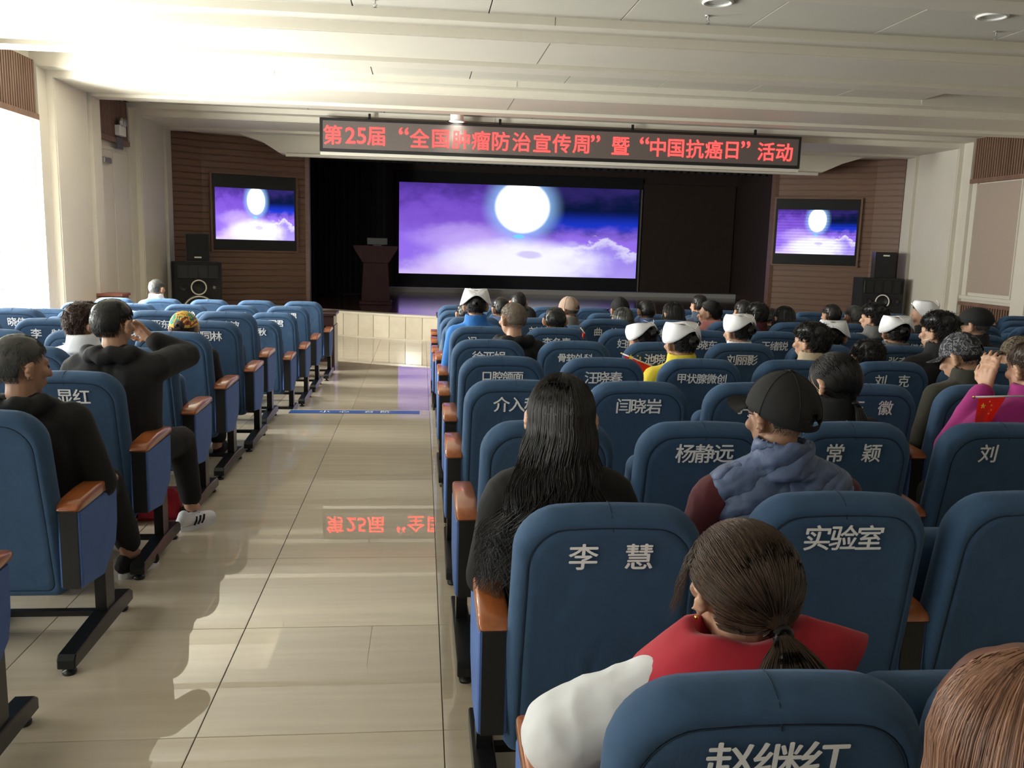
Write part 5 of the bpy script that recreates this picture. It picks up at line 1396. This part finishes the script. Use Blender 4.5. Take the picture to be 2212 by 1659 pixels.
def hero(label, X, Y, t, turn, tilt, skin, jk, jm, sdrop=0.035, sleeves=None, sm=None, arms=None, hp=None, legs=None, coll=None, disp=None, trous=None, hc=None, rotz=0.0, voxel=0.0065):
    root = thing('person', label, 'person', (X, Y, 0), rotz)
    R = Matrix.Rotation(turn, 4, 'Z') @ Matrix.Rotation(tilt, 4, 'X'); hc = Vector(hc) if hc else Vector((0, 0.015, t-0.112))
    me = fuse(body_bm(t, hp, legs is None, arms, headR=R, headc=hc), 'body', voxel, 3) if legs is None else fuse(add_legs(body_bm(t, hp, False, arms, headR=R, headc=hc), legs), 'body', voxel, 3)
    me.materials.append(skin); part('body', me, root)
    jb = jacket_bm(t, sleeves=(sleeves is None), arms=arms_for_sleeve(arms), **jk)
    jme = fuse(jb, 'jacket', 0.008, 3, disp or folds(0.006, 7, t*10)); jme.materials.append(jm); j = part('jacket', jme, root)
    if sleeves:
        for k in (-1, 1):
            bm = bmesh.new(); a = arms_for_sleeve(arms)[k]; a[0] = a[0]+Vector((k*0.6*sdrop, 0, -sdrop))
            chain(bm, a, sleeves, 16); q = fuse(bm, 'sleeve', 0.008, 3, folds(0.007, 9, k*3)); q.materials.append(sm); part('sleeve', q, j)
    if coll: c = mesh_of(fold_collar_bm(t-0.282, **coll), 'collar'); c.materials.append(jm); part('collar', c, j)
    bm = bmesh.new()
    for k in (-1, 1):
        L = legs[k] if legs and k in legs else [(k*0.09, 0.05, 0.53), (k*0.11, 0.42, 0.49), (k*0.11, 0.44, 0.14)]
        chain(bm, [(L[0][0], L[0][1]-0.03, L[0][2]), L[1], (L[2][0], L[2][1], L[2][2]+0.05) if legs and k in legs else L[2]], [0.115, 0.076, 0.058], 16)
    q = fuse(bm, 'trousers', 0.011, 3, folds(0.005, 9, 5)); q.materials.append(trous or CL['charcoal']); part('trousers', q, root)
    hm4 = Matrix.Translation(hc) @ R
    for k in (-1, 1): part('eye', EYE, root, None, mat4=hm4 @ Matrix.Translation((k*0.030, 0.080, 0.0)))
    return root, hm4
def add_legs(bm, legs):
    for k in (-1, 1):
        L = legs.get(k) or [(k*0.09, 0.05, 0.52), (k*0.11, 0.42, 0.49), (k*0.11, 0.44, 0.10)]
        chain(bm, L, [0.085, 0.058, 0.036]); a = Vector(L[2]); chain(bm, [a, a+Vector((0, 0.10, -0.05))], [0.038, 0.03])
    return bm
def arms_for_sleeve(arms):
    if not arms: return None
    o = {}
    for k, a in arms.items():
        a = [Vector(p) for p in a]; o[k] = a[:-1]+[a[-2]+(a[-1]-a[-2])*0.88]
    return o
def shoe(parent, m4, top, sole, stripe=None, lace=False):
    bm = bmesh.new(); capsule(bm, (0, -0.055, 0.06), (0, 0.0, 0.055), 0.036, 0.038, 14); capsule(bm, (0, 0.0, 0.052), (0, 0.13, 0.035), 0.039, 0.036, 14); capsule(bm, (0, -0.055, 0.06), (0, -0.05, 0.085), 0.034, 0.031, 14)
    me = fuse(bm, 'shoe', 0.005, 3); me.materials.append(top); s = part('shoe', me, parent, None, mat4=m4)
    bm = bmesh.new(); pts = [(0.036*math.cos(a)*(1.05 if math.sin(a) > 0 else 0.95), (0.045+0.125*math.sin(a))) for a in [2*PI*i/28 for i in range(28)]]
    prism(bm, pts, 'z', 0.0, 0.026); q = mesh_of(bm, 'sole', False); q.materials.append(sole); part('sole', q, s)
    if stripe:
        for k in (-1, 1):
            for j in range(3):
                bm = bmesh.new(); y = 0.0+0.026*j
                tube(bm, [(k*0.038, y-0.012, 0.028), (k*0.0405, y, 0.05), (k*0.034, y+0.010, 0.072)], 0.0055, 6)
                q = mesh_of(bm, 'stripe'); q.materials.append(stripe); part('stripe', q, s)
    if lace:
        for j in range(4): q = mesh_of(tube(bmesh.new(), [(-0.02, 0.045+0.018*j, 0.083-0.009*j), (0, 0.05+0.018*j, 0.089-0.009*j), (0.02, 0.045+0.018*j, 0.083-0.009*j)], 0.003, 6), 'lace'); q.materials.append(top); part('lace', q, s)
    return s
def earring(root, hm4, k, m): q = mesh_of((lambda bm: (ell(bm, (0, 0, 0), (0.004, 0.004, 0.004), u=10, v=8), bm)[-1])(bmesh.new()), 'earring'); q.materials.append(m); part('earring', q, root, None, mat4=hm4 @ Matrix.Translation((k*0.090, -0.002, -0.046)))

# woman with brown ponytail, red vest, white sleeves
arms = {-1: [(-0.165, -0.02, 0.785), (-0.335, -0.02, 0.705), (-0.13, 0.27, 0.60)], 1: [(0.18, 0.0, 0.745), (0.23, 0.06, 0.58), (0.12, 0.26, 0.58)]}
r, h = hero('woman with brown ponytail, red fleece vest and white sleeves in the nearest row', 0.60, 1.50, 1.082, 0.24, 0.0, M['skin'], dict(bulk=1.05), CL['red'], 0.0, sleeves=[0.068, 0.078, 0.055], sm=CL['white'], arms=arms, coll=dict(flap=-0.2, r_out=0.185, drop=0.035, rise=0.060), hp={-1: ((0.5, 1, -0.3), (0, 0.1, 1), 0.35)})
tie = (0.0, -0.128, -0.030)
q = join2(shell_hair(0.96, 0.99, 0.0005), strands_mesh(gathered_paths(tie, 3400, 11), 0.0013, 'g', taper=0.8)); q.materials.append(M['hbrown']); hh = part('hair', q, r, None, mat4=h @ Matrix.Diagonal((1.12, 1.05, 1.02, 1)))
q = strands_mesh(ponytail_paths(tie, 0.20, 1500, 12, 0.066, 0.025), 0.0011, 'ponytail'); q.materials.append(M['hbrown']); part('ponytail', q, hh)
bm = bmesh.new()
pts = [(tie[0]+0.014*math.cos(a), tie[1]-0.004+0.004*math.sin(a), tie[2]-0.002+0.012*math.sin(a)) for a in [2*PI*k/14 for k in range(15)]]
tube(bm, pts, 0.0055, 8, cap=False); q = mesh_of(bm, 'hair_tie'); q.materials.append(M['elastic']); part('hair_tie', q, hh)
rnd = random.Random(4); P = []
for _ in range(90):
    a = math.radians(rnd.uniform(125, 165)); p0 = scalp(a, math.radians(rnd.uniform(55, 75)), 1.08); P.append([p0+Vector((-0.022*t-0.01*rnd.random()*t, 0.010*t, -0.09*t*t-0.02*t))+Vector((rnd.uniform(-.004, .004), 0, 0)) for t in [j/6 for j in range(7)]])
q = strands_mesh(P, 0.0008, 'side_lock'); q.materials.append(M['hbrown']); part('side_lock', q, hh)
earring(r, h, -1, M['gold'])

# auburn haired person at the lower right corner
r, h = hero('person with straight auburn hair in the lower right corner of the frame', 0.685, 0.83, 1.135, 0.0, -0.05, M['skin'], dict(bulk=1.0), CL['charcoal'])
q = join2(shell_hair(1.05, 1.0, 0.002), bob_paths(4200, 0.26, 21)); q.materials.append(M['hauburn']); part('hair', q, r, None, mat4=h @ Matrix.Scale(1.1, 4))

def long_back(n, length, seed):
    rnd = random.Random(seed); P = []
    for _ in range(n):
        th = math.radians(rnd.uniform(165, 375)); path = [scalp(th, math.radians(100)*(0.2+0.8*j/5), rnd.uniform(1.10, 1.16)) for j in range(6)]
        p = path[-1]; L = length*rnd.uniform(0.7, 1.1); w = rnd.uniform(0, 6.28); sx = math.cos(th)
        for j in range(1, 19):
            t = j/18; lo = max(0, t-0.3)
            path.append(p+Vector((sx*0.03*t+sx*0.07*lo+0.020*math.sin(w*0.35+t*13+sx*3)*lo*2.2-0.05*lo, -0.02*t-0.055*min(1, lo*2.5)+0.012*math.cos(w*0.5+t*12)*lo*2, -L*t)))
        P.append(path)
    return strands_mesh(P, 0.0018, 'hair')
# woman with long black hair and black coat
arms = {-1: [(-0.165, -0.01, 0.86), (-0.205, 0.05, 0.62), (-0.12, 0.28, 0.62)], 1: [(0.165, -0.01, 0.86), (0.205, 0.05, 0.62), (0.12, 0.28, 0.62)]}
r, h = hero('woman with long wavy black hair and black coat on the aisle, second row', 0.40, 2.42, 1.215, -0.1, -0.05, M['skin'], dict(bulk=0.98, collar=0.015), CL['black'], arms=arms)
q = join2(shell_hair(1.05, 1.0, 0.002), bob_paths(1600, 0.30, 31, wave=0.02), long_back(1300, 0.44, 33)); q.materials.append(M['hblack']); part('hair', q, r, None, mat4=h)

# man with black baseball cap and padded vest
arms = {-1: [(-0.175, 0.0, 0.90), (-0.245, 0.03, 0.66), (-0.14, 0.28, 0.62)], 1: [(0.175, 0.0, 0.90), (0.245, 0.03, 0.66), (0.14, 0.28, 0.62)]}
r, h = hero('man in a black baseball cap, slate padded vest and maroon sleeves', 1.075, 2.46, 1.22, 0.45, -0.12, M['skin2'], dict(bulk=1.08, collar=0.012), CL['vest'], sleeves=[0.070, 0.062, 0.046], sm=CL['maroon'], arms=arms, disp=quilt, hc=(0.0, 0.045, 1.100))
q = lib('h_crew', lambda: None); part('hair', q, r, M['hgrey'], mat4=h)
gear(r, h @ Matrix.Rotation(0.27, 4, 'X') @ Matrix.Scale(1.06, 4), 'cap', CL['black'])
q = mesh_of(tube(bmesh.new(), [(-0.086, -0.03, 0.0), (-0.086, -0.012, 0.014), (-0.082, 0.05, 0.018)], 0.0018, 6), 'glasses_arm'); q.materials.append(M['elastic']); part('glasses_arm', q, r, None, mat4=h)

# woman with a low black ponytail
r, h = hero('woman with a low black ponytail and black top beside the man in the cap', 1.67, 3.36, 1.18, 0.5, -0.08, M['skin'], dict(bulk=1.1, collar=0.03), CL['black'])
tie = (0.0, -0.105, -0.070)
q = join2(shell_hair(0.965, 1.0, 0.0005), strands_mesh(gathered_paths(tie, 2400, 41), 0.0015, 'g', taper=0.8)); q.materials.append(M['hblack']); hh = part('hair', q, r, None, mat4=h)
q = strands_mesh(ponytail_paths(tie, 0.22, 500, 42, 0.026), 0.0014, 'ponytail'); q.materials.append(M['hblack']); part('ponytail', q, hh)
q = mesh_of((lambda bm: (ell(bm, tie, (0.02, 0.014, 0.012), u=12, v=8), bm)[-1])(bmesh.new()), 'hair_tie'); q.materials.append(M['elastic']); part('hair_tie', q, hh)
earring(r, h, -1, M['steel'])

# woman in magenta fleece with raised hand and a little flag
arms = {-1: [(-0.18, 0.0, 0.90), (-0.30, 0.05, 0.79), (-0.135, 0.10, 1.045)], 1: [(0.18, 0.0, 0.90), (0.26, 0.05, 0.66), (0.14, 0.26, 0.66)]}
r, h = hero('woman in magenta fleece with brown hair, one hand raised, at the right edge', 2.53, 3.36, 1.245, 0.25, -0.05, M['skin'], dict(bulk=1.12, collar=0.02), CL['magenta'], arms=arms, hp={-1: ((0.12, 0.1, 1), (-1, -0.35, 0), 0.15)})
q = join2(shell_hair(1.03, 1.0, 0.002), short_hair(2200, 0.05, 0.002, 0.012, seed=51)); q.materials.append(M['hbrown']); part('hair', q, r, None, mat4=h)
def flag(label, loc, rz, L, w, hgt, droop, tilt=0.0):
    t = thing('flag', label, 'flag', loc, rz)
    q = mesh_of(tube(bmesh.new(), [(0, 0, 0), (L*math.cos(tilt), 0, L*math.sin(tilt))], 0.004, 8), 'pole'); q.materials.append(M['capwhite']); part('pole', q, t)
    q = mesh_of((lambda bm: (ell(bm, (0, 0, 0), (0.006, 0.006, 0.006), u=10, v=8), bm)[-1])(bmesh.new()), 'pole_tip'); q.materials.append(M['gold']); part('pole_tip', q, t)
    bm = bmesh.new(); nx, nz = 14, 14; g = []
    for i in range(nx+1):
        row = []
        for j in range(nz+1):
            u, v = i/nx, j/nz; x = 0.02+w*u*(1-0.55*v*droop); z = -hgt*v
            row.append(bm.verts.new((x*math.cos(tilt), 0.012*math.sin(u*7+v*3)*v, z+x*math.sin(tilt))))
        g.append(row)
    for i in range(nx):
        for j in range(nz): bm.faces.new((g[i][j], g[i+1][j], g[i+1][j+1], g[i][j+1]))
    bmesh.ops.solidify(bm, geom=bm.faces[:], thickness=0.001)
    q = mesh_of(bm, 'cloth'); q.materials.append(M['flagred']); c = part('cloth', q, t)
    bm = bmesh.new()
    for (cx, cz, rr) in ((0.30, 0.22, 0.10), (0.52, 0.10, 0.035), (0.60, 0.20, 0.035), (0.60, 0.32, 0.035), (0.52, 0.42, 0.035)):
        vs = []
        for k in range(10):
            a = PI/2+k*PI/5; q_ = rr*w*(1 if k % 2 == 0 else 0.4); vs.append((cx*w+q_*math.cos(a), -0.013 if 0 else -0.0125, -cz*hgt+q_*math.sin(a)))
        f0 = [bm.verts.new(v) for v in vs]; bm.faces.new(f0); f1 = [bm.verts.new((v[0], v[1]+0.001, v[2])) for v in vs]
        for k in range(10): bm.faces.new((f0[k], f0[(k+1) % 10], f1[(k+1) % 10], f1[k]))
    q = mesh_of(bm, 'stars', False); q.materials.append(M['flagstar']); part('stars', q, c)
    return t
flag('small red flag with yellow stars held by the woman in magenta', (2.225, 3.28, 1.035), 0.0, 0.24, 0.12, 0.155, 1.1, 0.03)
flag('small red flag on a white stick behind the seats left of the tall white cap', (1.215, 5.20, 0.955), -0.3, 0.20, 0.19, 0.09, 0.3, -0.35)
flag('tiny tip of a red flag standing before the seat of the shaven-headed man', (1.16, 6.30, 1.0), 0.1, 0.05, 0.035, 0.05, 1.0, -0.9)

# man with grey-black hair, black hooded jacket, nearest in the left block
arms = {1: [(0.18, 0.0, 0.87), (0.265, 0.02, 0.62), (0.16, 0.25, 0.58)], -1: [(-0.18, 0.0, 0.87), (-0.24, 0.02, 0.62), (-0.15, 0.25, 0.60)]}
legs = {1: [(0.09, 0.05, 0.52), (0.14, 0.43, 0.50), (0.17, 0.60, 0.12)]}
r, h = hero('man with greying short hair and black hooded jacket, nearest in the left block', -1.53, 3.50, 1.19, -0.75, -0.03, M['skin2'], dict(bulk=1.12, hood=True), CL['black'], arms=arms, legs=legs, trous=CL['black'])
q = join2(shell_hair(1.0, 0.96, 0.002), short_hair(2600, 0.025, 0.001, 0.006, seed=61, r=0.0012)); q.materials.append(M['hgrey']); part('hair', q, r, None, mat4=h)
shoe(r, Matrix.Translation((0.175, 0.62, 0.0)) @ Matrix.Rotation(-0.45, 4, 'Z'), CL['black'], M['capwhite'])
shoe(r, Matrix.Translation((-0.11, 0.46, 0.0)), CL['black'], M['capwhite'])

# man raising his arm onto the seat in front
arms = {1: [(0.185, 0.0, 0.945), (0.275, 0.25, 0.975), (0.12, 0.20, 1.06)], -1: [(-0.18, 0.0, 0.92), (-0.24, 0.02, 0.66), (-0.15, 0.25, 0.60)]}
legs = {1: [(0.09, 0.05, 0.52), (0.20, 0.38, 0.49), (0.245, 0.36, 0.13)]}
r, h = hero('man with short black hair and black hooded coat, right elbow raised on the seat ahead', -1.50, 4.45, 1.265, -0.45, 0.0, M['skin'], dict(bulk=1.15, hood=True), CL['charcoal'], arms=arms, legs=legs, trous=CL['black'], hp={1: ((-0.5, -0.1, 0.5), (0.5, 1, 0.3), 0.5)})
q = join2(shell_hair(1.0, 0.95, 0.002), short_hair(2600, 0.028, 0.001, 0.007, seed=71, r=0.0012)); q.materials.append(M['hblack']); part('hair', q, r, None, mat4=h)
shoe(r, Matrix.Translation((0.25, 0.34, 0.0)) @ Matrix.Rotation(-0.6, 4, 'Z'), M['capwhite'], M['capwhite'], stripe=CL['black'], lace=True)
shoe(r, Matrix.Translation((-0.11, 0.46, 0.0)), M['capwhite'], M['capwhite'], stripe=CL['black'], lace=True)
t = thing('handbag', 'red handbag on the floor under the seats of the left block', 'bag', (-1.52, 4.98, 0.0), 0.1)
bm = bmesh.new(); prism(bm, [(-0.17, 0.0), (0.17, 0.0), (0.15, 0.17), (-0.15, 0.17)], 'y', -0.07, 0.07); bmesh.ops.bevel(bm, geom=bm.edges[:], offset=0.02, segments=3, affect='EDGES')
q = mesh_of(bm, 'body'); q.materials.append(M['flagred'] if 0 else CL['red']); part('body', q, t)
for k in (-1, 1): q = mesh_of(tube(bmesh.new(), [(-0.08, k*0.05, 0.165), (-0.07, k*0.045, 0.25), (0, k*0.04, 0.275), (0.07, k*0.045, 0.25), (0.08, k*0.05, 0.165)], 0.006, 8), 'handle'); q.materials.append(CL['maroon']); part('handle', q, t)
